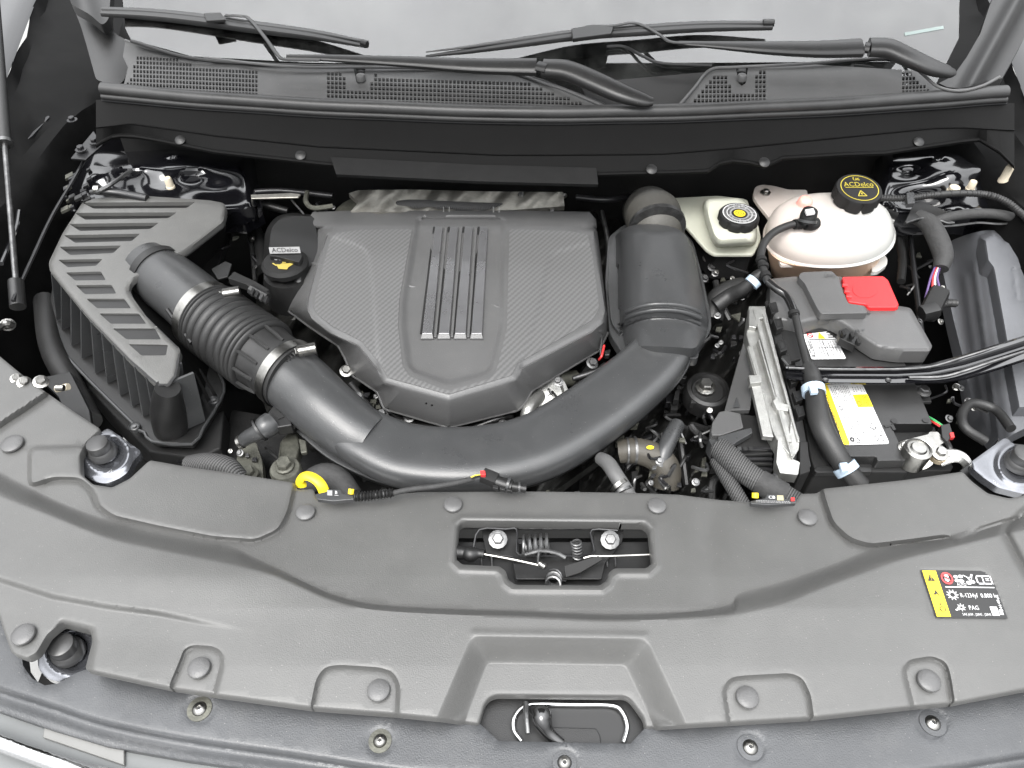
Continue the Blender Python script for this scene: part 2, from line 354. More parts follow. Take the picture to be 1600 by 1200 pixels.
def lathe(name, prof, c, mat, parent=None, axis=(0, 0, 1), seg=24, scal=None, **kw):
    """prof: (radius, height) along axis, bottom to top; scal=(count, depth)"""
    c = V3(c); ax = Vector(axis).normalized(); s, u = frame(ax, Vector((0, 1, 0)) if abs(ax.z) > .7 else Vector((0, 0, 1))); V = []; F = []
    for r, h in prof:
        for j in range(seg):
            a = 2*math.pi*j/seg; k = r
            if scal and h < scal[2]: k = r*(1-scal[1]*max(0, math.cos(a*scal[0]))**3)
            V.append(c+ax*h+s*math.cos(a)*k+u*math.sin(a)*k)
    m = len(prof)
    for i in range(m-1):
        for j in range(seg):
            q = (j+1) % seg; F.append([i*seg+j, (i+1)*seg+j, (i+1)*seg+q, i*seg+q])
    if prof[-1][0] > 1e-5: F.append(list(range((m-1)*seg, m*seg))[::-1])
    if prof[0][0] > 1e-5: F.append(list(range(seg)))
    o = mk(name, V, F, mat, parent, **kw)
    import bmesh
    bm = bmesh.new(); bm.from_mesh(o.data); bmesh.ops.recalc_face_normals(bm, faces=bm.faces); bm.to_mesh(o.data); bm.free()
    return o
def bolt(name, c, r, mat, parent=None, axis=(0, 0, 1), washer=None, flange=1.5, **kw):
    c = V3(c); ax = Vector(axis).normalized()
    s, u = frame(ax, Vector((0, 1, 0)) if abs(ax.z) > .7 else Vector((0, 0, 1))); V = []; F = []
    def ring(rad, h, n, k=1):
        b = len(V)
        for j in range(n): a = 2*math.pi*j/n; V.append(c+ax*h+(s*math.cos(a)+u*math.sin(a))*rad)
        return b
    n = 12
    a0 = ring(r*flange, 0, n); a1 = ring(r*flange, r*.25, n); a2 = ring(r*1.05, r*.4, n)
    for p, q in ((a0, a1), (a1, a2)):
        for j in range(n): F.append([p+j, p+(j+1) % n, q+(j+1) % n, q+j])
    F.append([a2+j for j in range(n)])
    h0 = ring(r, r*.3, 6); h1 = ring(r, r*1.05, 6); h2 = ring(r*.86, r*1.2, 6)
    for p, q in ((h0, h1), (h1, h2)):
        for j in range(6): F.append([p+j, p+(j+1) % 6, q+(j+1) % 6, q+j])
    F.append([h2+j for j in range(6)])
    return mk(name, V, F, mat, parent, angle=25, **kw)
def helix(name, a, b, R, r, turns, mat, parent=None, seg=6, **kw):
    a, b = V3(a), V3(b); t = (b-a).normalized(); s, u = frame(t, Vector((0, 0, 1)) if abs(t.z) < .7 else Vector((0, 1, 0))); n = int(turns*12)
    pts = [a+(b-a)*i/n+(s*math.cos(2*math.pi*turns*i/n)+u*math.sin(2*math.pi*turns*i/n))*R for i in range(n+1)]
    return tube(name, pts, r, mat, parent, seg=seg, sub=1, **kw)
def quadf(TL, TR, BR, BL, zf, lift=.0008):
    q = [np.array(p[:2], float) for p in (TL, TR, BR, BL)]
    def f(u, v, k=1):
        p = (q[0]*(1-u)+q[1]*u)*(1-v)+(q[3]*(1-u)+q[2]*u)*v
        z = zat(zf, p[0], p[1]) if callable(zf) else zf
        return P(p[0], p[1], z)+Vector((0, 0, lift*k))
    return f
def dec(name, shapes, f, mat, parent, k=1, **kw):
    """flat print: list of uv polygons on frame f"""
    V = []; F = []
    for s in shapes:
        b = len(V); W_ = [f(u, v, k) for u, v in s]
        if area2(W_) < 0: W_.reverse()
        V += W_; F.append(list(range(b, len(V))))
    return mk(name, V, F, mat, parent, smooth=False, **kw)
def rect(u0, v0, u1, v1): return [(u0, v0), (u1, v0), (u1, v1), (u0, v1)]
def circ(u, v, r, n=16, asp=1.0): return [(u+r*math.cos(2*math.pi*i/n), v+r*asp*math.sin(2*math.pi*i/n)) for i in range(n)]
def annulus(u, v, r, w, n=20, asp=1.0):
    A = circ(u, v, r, n, asp); B = circ(u, v, r-w, n, asp); return [[A[i], A[(i+1) % n], B[(i+1) % n], B[i]] for i in range(n)]
def stroke(a, b, w, asp=1.0):
    dx, dy = b[0]-a[0], (b[1]-a[1])/asp; L = math.hypot(dx, dy) or 1; nx, ny = -dy/L*w/2, dx/L*w/2*asp
    return [(a[0]+nx, a[1]+ny), (b[0]+nx, b[1]+ny), (b[0]-nx, b[1]-ny), (a[0]-nx, a[1]-ny)]
_tc = {}
def glyphs(s):
    if s not in _tc:
        cu = bpy.data.curves.new('t', 'FONT'); cu.body = s; cu.size = 1; cu.resolution_u = 2
        o = bpy.data.objects.new('t', cu); S.collection.objects.link(o); dg = bpy.context.evaluated_depsgraph_get()
        me = bpy.data.meshes.new_from_object(o.evaluated_get(dg)); vs = [tuple(v.co[:2]) for v in me.vertices]; fs = [list(p.vertices) for p in me.polygons]
        bpy.data.objects.remove(o); bpy.data.meshes.remove(me); bpy.data.curves.remove(cu)
        w = max([v[0] for v in vs] or [1]); _tc[s] = (vs, fs, w)
    return _tc[s]
def text(s, u, v, h, f, mat, parent, w=None, rot=0, k=2, name='lettering', bold=0):
    """writing with its lower left corner at (u, v) of frame f; h and w in uv units; rot in quarter turns"""
    vs, fs, W0 = glyphs(s); sx = (w/W0) if w else h/.7; sy = h/.7; V = []
    for x, y in vs:
        a, b = x*sx, -y*sy
        if rot == 1: a, b = -b, a
        if rot == 3: a, b = b, -a
        if rot == 2: a, b = -a, -b
        V.append(f(u+a, v+b, k))
    return mk(name, V, fs, mat, parent, smooth=False)
def flow(s, n): return s
# ================================================================ large structure: ground, car body, front panels
g = mk('ground', [(-12, -9, -.85), (12, -9, -.85), (12, 14, -.85), (-12, 14, -.85)], [[0, 1, 2, 3]], concrete_m, smooth=False, kind='structure')
car = thing('car_body', 'gloss black car body around the open engine bay, with fenders, strut towers and firewall', 'car', (0, .9, -.6))
def strip(name, secs, mat, parent=None, **kw):
    """loft of open sections (lists of vectors)"""
    V = [v for s in secs for v in s]; n = len(secs[0]); F = []
    for i in range(len(secs)-1):
        for j in range(n-1): F.append([i*n+j, i*n+j+1, (i+1)*n+j+1, (i+1)*n+j])
    return mk(name, V, F, mat, parent, **kw)
grim_m = pm('grimy_black_paint', .005, .62, spec=.06, var=.5, vscale=12, rvar=.15, bump=.4, bscale=60)
for sgn in (-1, 1):
    ys = [.2+.06*i for i in range(42)]; nm = 'left ' if sgn < 0 else 'right '
    strip('fender', [[Vector((sgn*(x+(.0 if k else 0)+max(0, Y-1.45)*.26), Y, z)) for k, (x, z) in enumerate(zip((1.32, 1.29, 1.22, 1.12, 1.05, 1.03), (-.3, .06, .135, .145, .135, .115)))] for Y in ys], paint_m, car, flip=(sgn < 0), label=nm+'gloss black fender')
    strip('inner_wing', [[Vector((sgn*(x+max(0, Y-1.45)*(.26 if k < 3 else -.3)+.004*math.sin(Y*31+k)), Y, z+.005*math.sin(Y*17+k*2))) for k, (x, z) in enumerate(zip((1.03, 1.02, .985, .96, .93, .915, .905, .88, .87), (.113, .095, .085, .06, .055, .03, -.05, -.2, -.48)))] for Y in ys], grim_m, car, flip=(sgn < 0))
# firewall and bay floor
fw = [[Vector((x, 1.43+.05*math.cos(x*2)+(.02*math.sin(9*x) if z < 0 else 0), z)) for z in (.09, -.02, -.08, -.2, -.45)] for x in [-.8+.05*i for i in range(33)]]
strip('firewall', fw, blkm_m, car)
V = []; F = []
nx, ny = 34, 26
for j in range(ny):
    for i in range(nx):
        V.append(Vector((-.8+1.6*i/(nx-1), .25+1.25*j/(ny-1), -.42+.03*math.sin(i*1.7)*math.cos(j*1.3))))
F = [[j*nx+i, j*nx+i+1, (j+1)*nx+i+1, (j+1)*nx+i] for j in range(ny-1) for i in range(nx-1)]
mk('bay_floor', V, F, blkm_m, car)
# strut towers: pressed domes under the cowl, glossy
def tower(sgn, bumps, lab):
    out = [(128, 215), (395, 232), (410, 330), (380, 345), (150, 335), (110, 330), (108, 290)] if sgn < 0 else [(1370, 232), (1570, 215), (1660, 260), (1660, 372), (1580, 352), (1480, 345), (1400, 350), (1360, 330)]
    def zf(X, Y):
        z = .022-.035*np.exp(-(pd(X, Y, out, True)/12)**2)
        for (cx, cy, rx, ry, a) in bumps: z = z+a*np.exp(-((X-cx)/rx)**2-((Y-cy)/ry)**2)
        return z
    return relief('strut_tower', out, [], zf, paint_m, car, step=7, fine=4, thr=2e-4, skirt=.03, label=lab)
tower(-1, [(255, 262, 60, 24, .022), (200, 262, 28, 10, .016), (298, 275, 24, 9, -.012), (270, 240, 26, 7, .016), (170, 300, 40, 20, -.02), (340, 300, 40, 22, -.018)], 'left black strut tower')
tower(1, [(1490, 268, 45, 22, .024), (1545, 262, 25, 10, .012), (1470, 245, 30, 6, .012), (1420, 270, 24, 8, -.012), (1440, 310, 40, 14, -.02), (1590, 320, 40, 24, -.018)], 'right black strut tower')
for (x, y, z, r, h) in ((267, 293, .045, 6, 14), (1566, 284, .05, 6.5, 22), (1515, 296, .05, 6, 12), (1489, 299, .045, 8.5, 7)):
    R_ = RW(x, y, z, r); H_ = RW(x, y, z, h)*1.3
    lathe('stud_cap', [(R_*1.15, 0), (R_*1.15, H_*.15), (R_, H_*.2), (R_*.95, H_*.85), (R_*.8, H_*.97), (R_*.4, H_)], (x, y, z), beige_m, car, seg=14)
for (x, y, z, r) in ((113, 188, .07, 8), (148, 222, .07, 9), (127, 234, .07, 9)):
    bolt('fender_bolt', (x, y, z), RW(x, y, z, r*.62), dust_m, car, flange=1.6)
prism('hinge_bracket', [(10, 250), (22, 190), (62, 168), (78, 182), (50, 212), (20, 236)], .065, .006, dust_m, car)
bolt('fender_bolt', (38, 189, .069), RW(38, 189, .07, 6), steel_m, car)
prism('body_flange', [(110, 247), (146, 204), (160, 226), (134, 249)], .066, .005, dust_m, car)
tube('body_seam', [(132, 250, .05), (112, 285, .05), (80, 340, .05), (52, 400, .05), (20, 470, .05)], .003, dust_m, car, seg=8)
tube('body_seam', [(30, 330, .05), (24, 360, .05), (2, 412, .06)], .004, paint_m, car, seg=8)
# windshield, dashboard behind it, body pillars
Y0, Z0 = P(850, 112, .192).y, .178
def glassz(Y): return Z0+(Y-Y0)*.56
gp = []
for (x, y) in ((205, 62), (196, 45), (186, -60), (1500, -60), (1498, 60), (1462, 132), (1050, 162), (950, 165), (880, 140), (560, 102), (300, 88)):
    u = (x-800)/FPX; v = (600-y)/FPX; dy = cP+v*sP; dz = -(sP-v*cP); t = (Z0-CAMH-Y0*.56)/(dz-.56*dy); gp.append(Vector((u*t, dy*t, CAMH+dz*t)))
ws = thing('windshield', 'tinted windshield glass rising behind the cowl panel', 'windshield', (850, 130, .17))
n_ = len(gp)
if area2(gp) < 0: gp.reverse()
mk('glass', gp+[p-Vector((0, 0, .005)) for p in gp], [list(range(n_)), list(range(2*n_-1, n_-1, -1))]+[[(i+1) % n_, i, n_+i, n_+(i+1) % n_] for i in range(n_)], gm, ws, smooth=False)
strip('dashboard', [[Vector((x, 1.5, .02)), Vector((x, 1.62, .13)), Vector((x, 1.8, .2)), Vector((x, 2.3, .22)), Vector((x, 2.32, -.3))] for x in (-.85, -.4, 0, .4, .85)], blkm_m, ws, flip=True)
def gpt(x, y, l=.001):
    u = (x-800)/FPX; v = (600-y)/FPX; dy = cP+v*sP; dz = -(sP-v*cP); t = (Z0+l-CAMH-Y0*.56)/(dz-.56*dy); return Vector((u*t, dy*t, CAMH+dz*t))
mk('pale_strip', [gpt(1413, 51), gpt(1414, 56), gpt(1475, 45), gpt(1474, 40)], [[0, 1, 2, 3]], pm('pale_green_strip', (.16, .2, .19), .5), ws, smooth=False)  # small pale green strip lying on the glass
tube('glass_edge_seal', [gpt(205, 64, .003), gpt(300, 91, .003), gpt(430, 101, .003), gpt(556, 104, .003), gpt(700, 108, .003), gpt(808, 116, .003), gpt(885, 141, .003), gpt(944, 164, .003)], .0035, rub_m, ws, seg=8)
mk('glass_border', [gpt(905, 130), gpt(1110, 112), gpt(1150, 106), gpt(1061, 163), gpt(1000, 165), gpt(948, 165), gpt(915, 150)], [[0, 1, 2, 3, 4, 5, 6]], bprint, ws, smooth=False, flip=True)
# pillar trims
pt = thing('pillar_trim', 'black plastic corner trim at the left end of the cowl, curling up beside the windshield', 'trim', (160, 60, .15), 'corner trims beside the windshield')
def trimz(a, b, A_=.05): return lambda X, Y: .165+A_*np.exp(-((X-a)/(b))**2)+.0006*(100-Y)
relief('corner_trim', fillet([(118, -40), (166, -40), (168, 20), (178, 52), (205, 66), (204, 104), (190, 132), (160, 128), (150, 124), (135, 70), (126, 40), (112, 5)], 9), [], lambda X, Y: .15+.00055*(120-Y)+.008*np.sin((X-100)/30), blk_m, pt, step=7, fine=4, skirt=.03)
relief('pillar_cover', fillet([(104, -40), (175, -40), (170, 30), (160, 40), (140, 22), (110, 6)], 8), [], lambda X, Y: .17+.0006*(120-Y)+.012*np.exp(-((X-128-(Y)*.3)/22)**2), blk_m, pt, step=7, fine=4, skirt=.02)
pt2 = thing('pillar_trim', 'grey plastic corner trim at the right end of the cowl, curling up beside the windshield', 'trim', (1530, 100, .15), 'corner trims beside the windshield')
relief('corner_trim', [(1566, -40), (1640, -40), (1600, 60), (1566, 122), (1530, 132), (1500, 138), (1480, 136), (1467, 130), (1490, 118), (1510, 90), (1532, 52), (1546, 10)], [], lambda X, Y: .165+.0006*(130-Y)+.015*np.exp(-((X-1590+(Y)*.55)/15)**2), blk_m, pt2, step=7, fine=4, skirt=.03)
# ================================================================ hood, open above the bay, with its gas strut
hd = thing('hood', 'black car hood standing open above the engine bay', 'hood', Vector((0, 1.45, .345)))
hv = []
for j in range(9):
    for i in range(9):
        s = j/8; x = (-.82+1.64*i/8)*(1-.12*s*s); d = 1.15*s
        hv.append(Vector((x, 1.45-d*math.cos(math.radians(59)), .345+d*math.sin(math.radians(59))+.03*math.sin(math.pi*i/8)+.02*math.sin(math.pi*s))))
hf = [[j*9+i, j*9+i+1, (j+1)*9+i+1, (j+1)*9+i] for j in range(8) for i in range(8)]
mk('outer_panel', [v+Vector((0, .02, .02)) for v in hv], hf, paint_m, hd); mk('inner_liner', hv, hf, blkm_m, hd)
gs = thing('gas_strut', 'slim hood gas strut standing at the left edge of the bay', 'gas strut', (28, 465, .0))
A_ = P(27, 468, .04); B_ = P(6, 205, .16); D_ = (B_-A_)
tube('cylinder_body', [A_+D_*.93, A_+D_*2.6], .011, rub_m, gs, seg=16, sub=2)
tube('piston_rod', [A_+D_*.02, A_+D_*.95], .0048, dsteel_m, gs, seg=12, sub=2)
tube('ball_socket', [A_-D_*.04, A_+D_*.1], .012, blk_m, gs, seg=14, sub=2)
tube('collar', [A_+D_*.915, A_+D_*.935], .0135, dsteel_m, gs, seg=16, sub=2)
# ================================================================ front cover
U_ = [(-60, 700), (0, 737), (46, 762), (104, 790), (167, 812), (250, 833), (354, 852), (396, 871), (440, 892), (479, 911), (517, 928), (576, 943), (672, 950), (828, 955), (944, 960), (1060, 957), (1139, 946), (1150, 932), (1164, 925), (1227, 908), (1310, 879), (1352, 862), (1400, 852), (1477, 838), (1560, 815), (1600, 800), (1700, 780)]
L_ = [(-60, 745), (0, 776), (83, 808), (167, 841), (250, 860), (333, 877), (417, 896), (450, 908), (479, 921), (517, 937), (576, 951), (672, 958), (828, 964), (944, 969), (1060, 966), (1135, 961), (1164, 958), (1227, 943), (1289, 918), (1352, 895), (1406, 876), (1477, 858), (1560, 838), (1600, 830), (1700, 815)]
padL = fillet([(46, 700), (46, 760), (83, 748), (125, 749), (146, 769), (152, 790), (175, 808), (250, 825), (333, 841), (400, 846), (437, 829), (452, 800), (463, 750), (440, 690)], 12)
padR = fillet([(1283, 690), (1284, 771), (1300, 818), (1327, 843), (1360, 853), (1427, 845), (1477, 838), (1495, 842), (1530, 826), (1575, 812), (1700, 780), (1700, 690)], 12)
tabs = [fillet(p, 9) for p in ([(266, 1100), (268, 1070), (283, 1035), (290, 1016), (302, 1011), (333, 1013), (346, 1022), (347, 1040), (331, 1100)],
        [(486, 1130), (488, 1105), (497, 1062), (509, 1045), (530, 1042), (592, 1046), (612, 1052), (622, 1070), (620, 1130)],
        [(1139, 1150), (1139, 1128), (1131, 1078), (1142, 1062), (1160, 1059), (1235, 1055), (1252, 1062), (1264, 1087), (1272, 1150)],
        [(1428, 1130), (1426, 1104), (1412, 1048), (1421, 1034), (1456, 1028), (1477, 1037), (1483, 1060), (1494, 1130)])]
rO = fillet([(676, 1150), (682, 1119), (733, 999), (744, 993), (1004, 997), (1016, 1004), (1072, 1125), (1080, 1150)], 8)
rI = fillet([(722, 1150), (727, 1128), (762, 1037), (976, 1040), (1021, 1134), (1026, 1150)], 6)
latchhole = fillet([(717, 822), (724, 817), (1005, 820), (1013, 827), (1019, 880), (1010, 888), (960, 888), (951, 895), (947, 908), (937, 915), (806, 914), (795, 907), (790, 892), (781, 885), (722, 882), (713, 874)], 4, 3)
rimh = [(710, 818), (721, 809), (1008, 812), (1022, 824), (1027, 884), (1014, 896), (966, 896), (957, 902), (953, 914), (942, 922), (800, 921), (788, 912), (783, 898), (776, 892), (718, 890), (706, 879)]
notchL = [(60, 1030), (80, 1000), (98, 975), (142, 985), (146, 1004), (138, 1046), (100, 1060), (40, 1040)]
lab = fillet([(1436, 889), (1538, 891), (1551, 902), (1575, 968), (1462, 966), (1452, 958)], 6)
creaseU = [(-60, 880), (0, 900), (83, 927), (167, 943), (250, 954), (312, 968), (400, 984)]; creaseL = [(-60, 892), (0, 912), (83, 938), (167, 953), (250, 964), (312, 976), (400, 990)]
U_ = [tuple(p) for p in cr(U_, 5)]; L_ = [tuple(p) for p in cr(L_, 5)]
rmp = ramp(U_, L_, .030); cre = ramp(creaseU, creaseL, -.006, lambda X, Y: ss((395-X)/160)*np.clip(1-(Y-1000)/90, 0, 1))
fts = [rmp, cre, plate(padL, .009, 7), groove(padL[5*2:], .003, 4), plate(padR, .009, 7), groove([(1283, 771), (1297, 817), (1327, 846), (1360, 856), (1427, 848), (1477, 842), (1491, 846)], .003, 4),
       bowl(rO, rI, -.028), plate(latchhole, -.004, 6), groove(rimh, -.003, 4, True), plate(notchL, -.012, 20), plate(lab, -.0012, 3),
       groove([(-40, 690), (0, 668), (40, 642), (84, 612)], .012, 5), groove([(1115, 770), (1108, 860), (1120, 940)], .003, 22), groove([(1700, 740), (1600, 800), (1575, 822), (1570, 832), (1590, 870), (1620, 920)], .007, 6),
       groove([(742, 990), (1008, 994)], -.0015, 6)]
fts += [plate(t, -.007, 6) for t in tabs]+[groove(t, .0022, 3.2, True) for t in tabs]
def covz(X, Y):
    z = .006-.00004*(Y-900)*(Y > 900)-.000045*(Y-1040)*(Y > 1040)-.03*ss((60-X)/500)*0
    z = z-.00011*np.clip(950-Y, 0, 400)*ss((X-60)/520)*ss((1640-X)/420)
    for f in fts: z = z+f(X, Y)
    z = z+.006*np.exp(-((X-310)/190)**2-((Y-900)/45)**2)
    return z
couter = [(-90, 470), (0, 557), (40, 590), (72, 613), (115, 643), (158, 671), (135, 692), (125, 712), (127, 741), (145, 757), (175, 762), (203, 748), (234, 719), (290, 729), (380, 742), (462, 755), (464, 766), (490, 764), (494, 780), (520, 783), (556, 779), (618, 772), (657, 769), (828, 768), (983, 770), (1060, 773), (1122, 781), (1172, 785), (1243, 785), (1250, 772), (1277, 771), (1285, 764), (1414, 750), (1504, 737), (1518, 752), (1543, 771), (1577, 779), (1610, 772), (1700, 740),
          (1700, 1064), (1600, 1077), (1493, 1098), (1427, 1104), (1272, 1121), (1139, 1129), (1120, 1123) if False else (1100, 1131), (1009, 1137), (1005, 1120), (985, 1093), (976, 1088), (776, 1086), (765, 1090), (757, 1100), (748, 1132), (690, 1123), (620, 1116), (487, 1106), (333, 1085), (267, 1075), (133, 1046), (144, 1004), (142, 987), (96, 975), (75, 992), (58, 1021), (42, 1029), (19, 1021), (9, 995), (0, 967), (-12, 930), (-90, 800)]
fc = thing('radiator_cover', 'wide grained grey plastic cover across the front of the engine bay', 'cover', (850, 1000, -.02))
relief('cover_panel', fillet(couter, 5, 3), [latchhole], covz, cover_m, fc, step=12, fine=3.2, thr=2.5e-5, skirt=.012, lip=.002, guides=guide(fillet(couter, 5, 3), (-4.2, -2, 2, 4.2), True)+guide(U_, (-1.5, .5))+guide(L_, (-6, -3, -1, 1, 4, 8))+guide([((a[0]+b[0])/2, (a[1]+b[1])/2) for a, b in zip(U_, [(u[0], float(np.interp(u[0], *zip(*L_)))) for u in U_])], (0,))
       +sum([guide(p, (-3.5, 0, 3.5), True) for p in [padL, padR]+tabs], [])+guide(rO, (-1, .5, 2), True)+guide(rI, (-2, -.5, 1), True)+guide(rimh, (-4, -2, 0, 2, 4), True)+guide(creaseL, (-5, -2.5, 0, 2.5, 6))+guide(creaseU, (-4, -1))+guide([(-40, 690), (0, 668), (40, 642), (84, 612)], (-5, -2, 0, 2, 5))+guide([(1700, 740), (1600, 800), (1575, 822), (1570, 832), (1590, 870), (1620, 920)], (-6, -3, 0, 3, 6)))
clips = [(20, 695, 17), (478, 802, 15), (708, 790, 14.5), (1026, 792, 14.5), (1261, 810, 15), (312, 1045, 17.5), (592, 1080, 18), (1167, 1091, 18), (1450, 1065, 18), (38, 993, 18)]
for i, (x, y, r) in enumerate(clips):
    z = zat(covz, x, y)+.0015; R_ = RW(x, y, z, r)
    if i == 0:
        c0 = lathe('push_clip', [(R_*.8, -.002), (R_*.93, 0), (R_, .0025), (R_*.96, .0045), (R_*.8, .0058), (R_*.4, .0066), (R_*.02, .0068)], (x, y, z), eng_m, fc, seg=28); o0 = V3((x, y, z)); r0 = R_
    else:
        c = c0.copy(); S.collection.objects.link(c); k = R_/r0; c.scale = (k, k, 1); q = P(x, y, z)-rootloc(fc); q0 = o0-rootloc(fc); c.location = Vector((q.x-q0.x*k, q.y-q0.y*k, q.z-q0.z))
# air-conditioning label
lf = quadf((1438, 891), (1546, 893), (1574, 967), (1462, 966), lambda X, Y: covz(np.array([1500.]), np.array([930.]))[0]+0*X, .0011)
def inset(u0, v0, u1, v1): return rect(u0, v0, u1, v1)
# frame with parallelogram corners
dec('label', [inset(0, 0, 1, 1)], lf, bprint, fc)
dec('yellow_panel', [inset(.015, .02, .21, .98)], lf, yprint, fc, 1.6)
wsh = [rect(.27, .345, .97, .365), rect(.80, .76, .90, .95), rect(.915, .82, .96, .93)]
wsh += [circ(.47, .14, .035, 8), circ(.54, .13, .035, 8), circ(.47, .22, .035, 8), circ(.53, .23, .04, 8)]            # fan and auto signs
wsh += [circ(.63, .26, .04, 8), circ(.69, .24, .035, 8), circ(.66, .17, .03, 8), stroke((.66, .22), (.71, .08), .03), stroke((.58, .1), (.66, .17), .015)]
wsh += [rect(.75, .1, .77, .29), rect(.75, .1, .85, .13), rect(.75, .26, .85, .29), rect(.84, .12, .855, .29), rect(.86, .1, .97, .13), rect(.955, .1, .975, .29), rect(.86, .26, .97, .29), rect(.885, .16, .935, .18), rect(.885, .2, .935, .215)]
wsh += annulus(.335, .52, .062, .026, 14, 1.3)+[stroke((.335+.05*math.cos(a), .52+.065*math.sin(a)), (.335+.085*math.cos(a), .52+.11*math.sin(a)), .014) for a in [i*math.pi/5 for i in range(10)]]
wsh += annulus(.40, .78, .04, .02, 12, 1.3)+[stroke((.40+.03*math.cos(a), .78+.04*math.sin(a)), (.40+.06*math.cos(a), .78+.08*math.sin(a)), .012) for a in [i*math.pi/4 for i in range(8)]]+[stroke((.31, .84), (.38, .8), .03)]
dec('printed_symbols', wsh, lf, wprint, fc, 1.6)
text('R-1234yf', .44, .57, .09, lf, wprint, fc, w=.25, k=1.7); text('0.800 kg', .73, .57, .09, lf, wprint, fc, w=.25, k=1.7); text('PAG', .5, .83, .09, lf, wprint, fc, w=.14, k=1.7)
text('AUTO', .45, .33, .06, lf, wprint, fc, w=.13, k=1.7); text('SAE J639 , J2842 , J2845', .38, .95, .05, lf, wprint, fc, w=.4, k=1.7); text('84648', .97, .86, .04, lf, wprint, fc, w=.25, rot=3, k=1.7)
dec('prohibition_ring', annulus(.335, .175, .085, .022, 20, 1.5)+[stroke((.28, .1), (.39, .25), .016)], lf, rprint, fc, 1.8)
dec('printed_hand', [circ(.335, .19, .035, 10, 1.5), rect(.31, .1, .325, .19), rect(.33, .09, .345, .19), rect(.35, .1, .365, .19)], lf, wprint, fc, 1.6)
dec('warning_triangle', [[(.1, .1), (.155, .24), (.045, .24)]], lf, bprint, fc, 2)
dec('flame_symbol', [[(.11, .42), (.14, .5), (.165, .55), (.14, .54), (.12, .5), (.09, .53), (.06, .52), (.09, .48)]], lf, bprint, fc, 2)
dec('service_symbol', [circ(.12, .72, .014, 8, 1.4), stroke((.06, .84), (.12, .84), .01)]+annulus(.13, .82, .045, .012, 12, 1.3), lf, bprint, fc, 2)
text('!', .092, .225, .08, lf, yprint, fc, w=.012, k=2.6)
# ---------------------------------------------------------------- cavity and latch under the cover
fl = thing('radiator_support', 'black sheet metal support beam seen through the openings of the front cover', 'beam', (860, 1000, -.2))
prism('beam', [(600, 846, -.05), (1150, 846, -.05), (1150, 930, -.05), (600, 930, -.05)], 0, .01, blk_m, fl)
prism('beam_rear_wall', [(600, 790, -.045), (1150, 790, -.045), (1150, 824, -.045), (600, 824, -.045)], 0, .03, blk_m, fl)
prism('beam_front', [(600, 912, -.03), (1150, 912, -.03), (1150, 940, -.03), (600, 940, -.03)], 0, .03, blkm_m, fl)
tube('beam_flange', [(712, 823, -.034), (860, 826, -.034), (1022, 825, -.034)], .0022, dsteel_m, fl, seg=8)
lt = thing('hood_latch', 'black steel hood latch with coil springs and a pull cable in the cover opening', 'latch', (865, 870, -.045))
prism('latch_plate', [(752, 827), (808, 826), (812, 864), (925, 864), (928, 828), (975, 828), (972, 846), (945, 880), (940, 905), (806, 905), (800, 870), (760, 866)], -.036, .003, blk_m, lt, bev=.0008)
for pts in ([(739, 860, -.03), (749, 828, -.024), (790, 827, -.022), (807, 827, -.022), (808, 850, -.022), (811, 866, -.024), (845, 868, -.024), (880, 868, -.024), (925, 866, -.024), (926, 848, -.022), (925, 828, -.02), (965, 829, -.02)], ):
    tube('bracket_edge', pts, .0015, dust_m, lt, seg=6, sub=3)
for (x, y) in ((778, 843), (953, 844)):
    b = bolt('latch_bolt', (x, y, -.024), RW(x, y, 0, 9), dsteel_m, lt, axis=(0, -.35, 1), flange=1.7)
helix('coil_spring', (816, 853, -.02), (860, 850, -.02), .013, .0022, 5, dsteel_m, lt)
helix('coil_spring', (903, 872, -.03), (900, 846, .0), .0062, .0017, 6, dsteel_m, lt)
helix('coil_spring', (866, 900, -.03), (864, 915, -.0), .009, .002, 4, dsteel_m, lt)
tube('pull_cable', [(756, 866, -.012), (800, 874, -.012), (846, 884, -.012)], .0016, steel_m, lt, seg=8)
tube('cable_end', [(843, 880, -.011), (852, 886, -.011)], .004, steel_m, lt, seg=10)
tube('cable_sleeve', [(712, 863, -.016), (726, 864, -.016), (736, 866, -.014), (748, 865, -.013), (757, 866, -.012)], [.010, .0085, .0105, .0065, .006], blk_m, lt, seg=14)
tube('latch_lever', [(820, 866, -.018), (845, 860, -.012), (868, 863, -.012), (884, 871, -.014)], .003, dsteel_m, lt, seg=8, flat=.5)
prism('lever_plate', [(882, 893, -.02), (882, 884, -.016), (935, 868, -.014), (942, 874, -.014), (906, 895, -.02), (884, 902, -.022)], 0, .003, blkm_m, lt, bev=.0006)
tube('release_cable', [(912, 872, -.02), (925, 869, -.018), (950, 869, -.018), (1030, 866, -.02)], .0017, steel_m, lt, seg=8)
tube('latch_pawl', [(842, 862, -.01), (841, 880, -.01), (852, 882, -.008)], .0018, dsteel_m, lt, seg=6)
for x in (752, 768, 948, 961): tube('latch_rib', [(x, 869, -.04), (x+1, 886, -.04)], .0014, dsteel_m, lt, seg=6)
for k in range(9):
    x, y = rnd.uniform(765, 1000), rnd.uniform(835, 905)
    prism('latch_tab', [(x, y), (x+rnd.uniform(8, 22), y+rnd.uniform(-3, 3)), (x+rnd.uniform(8, 20), y+rnd.uniform(5, 10)), (x-2, y+7)], -.04+rnd.uniform(0, .012), .002, rnd.choice([blk_m, dust_m, dsteel_m]), lt, bev=.0005)
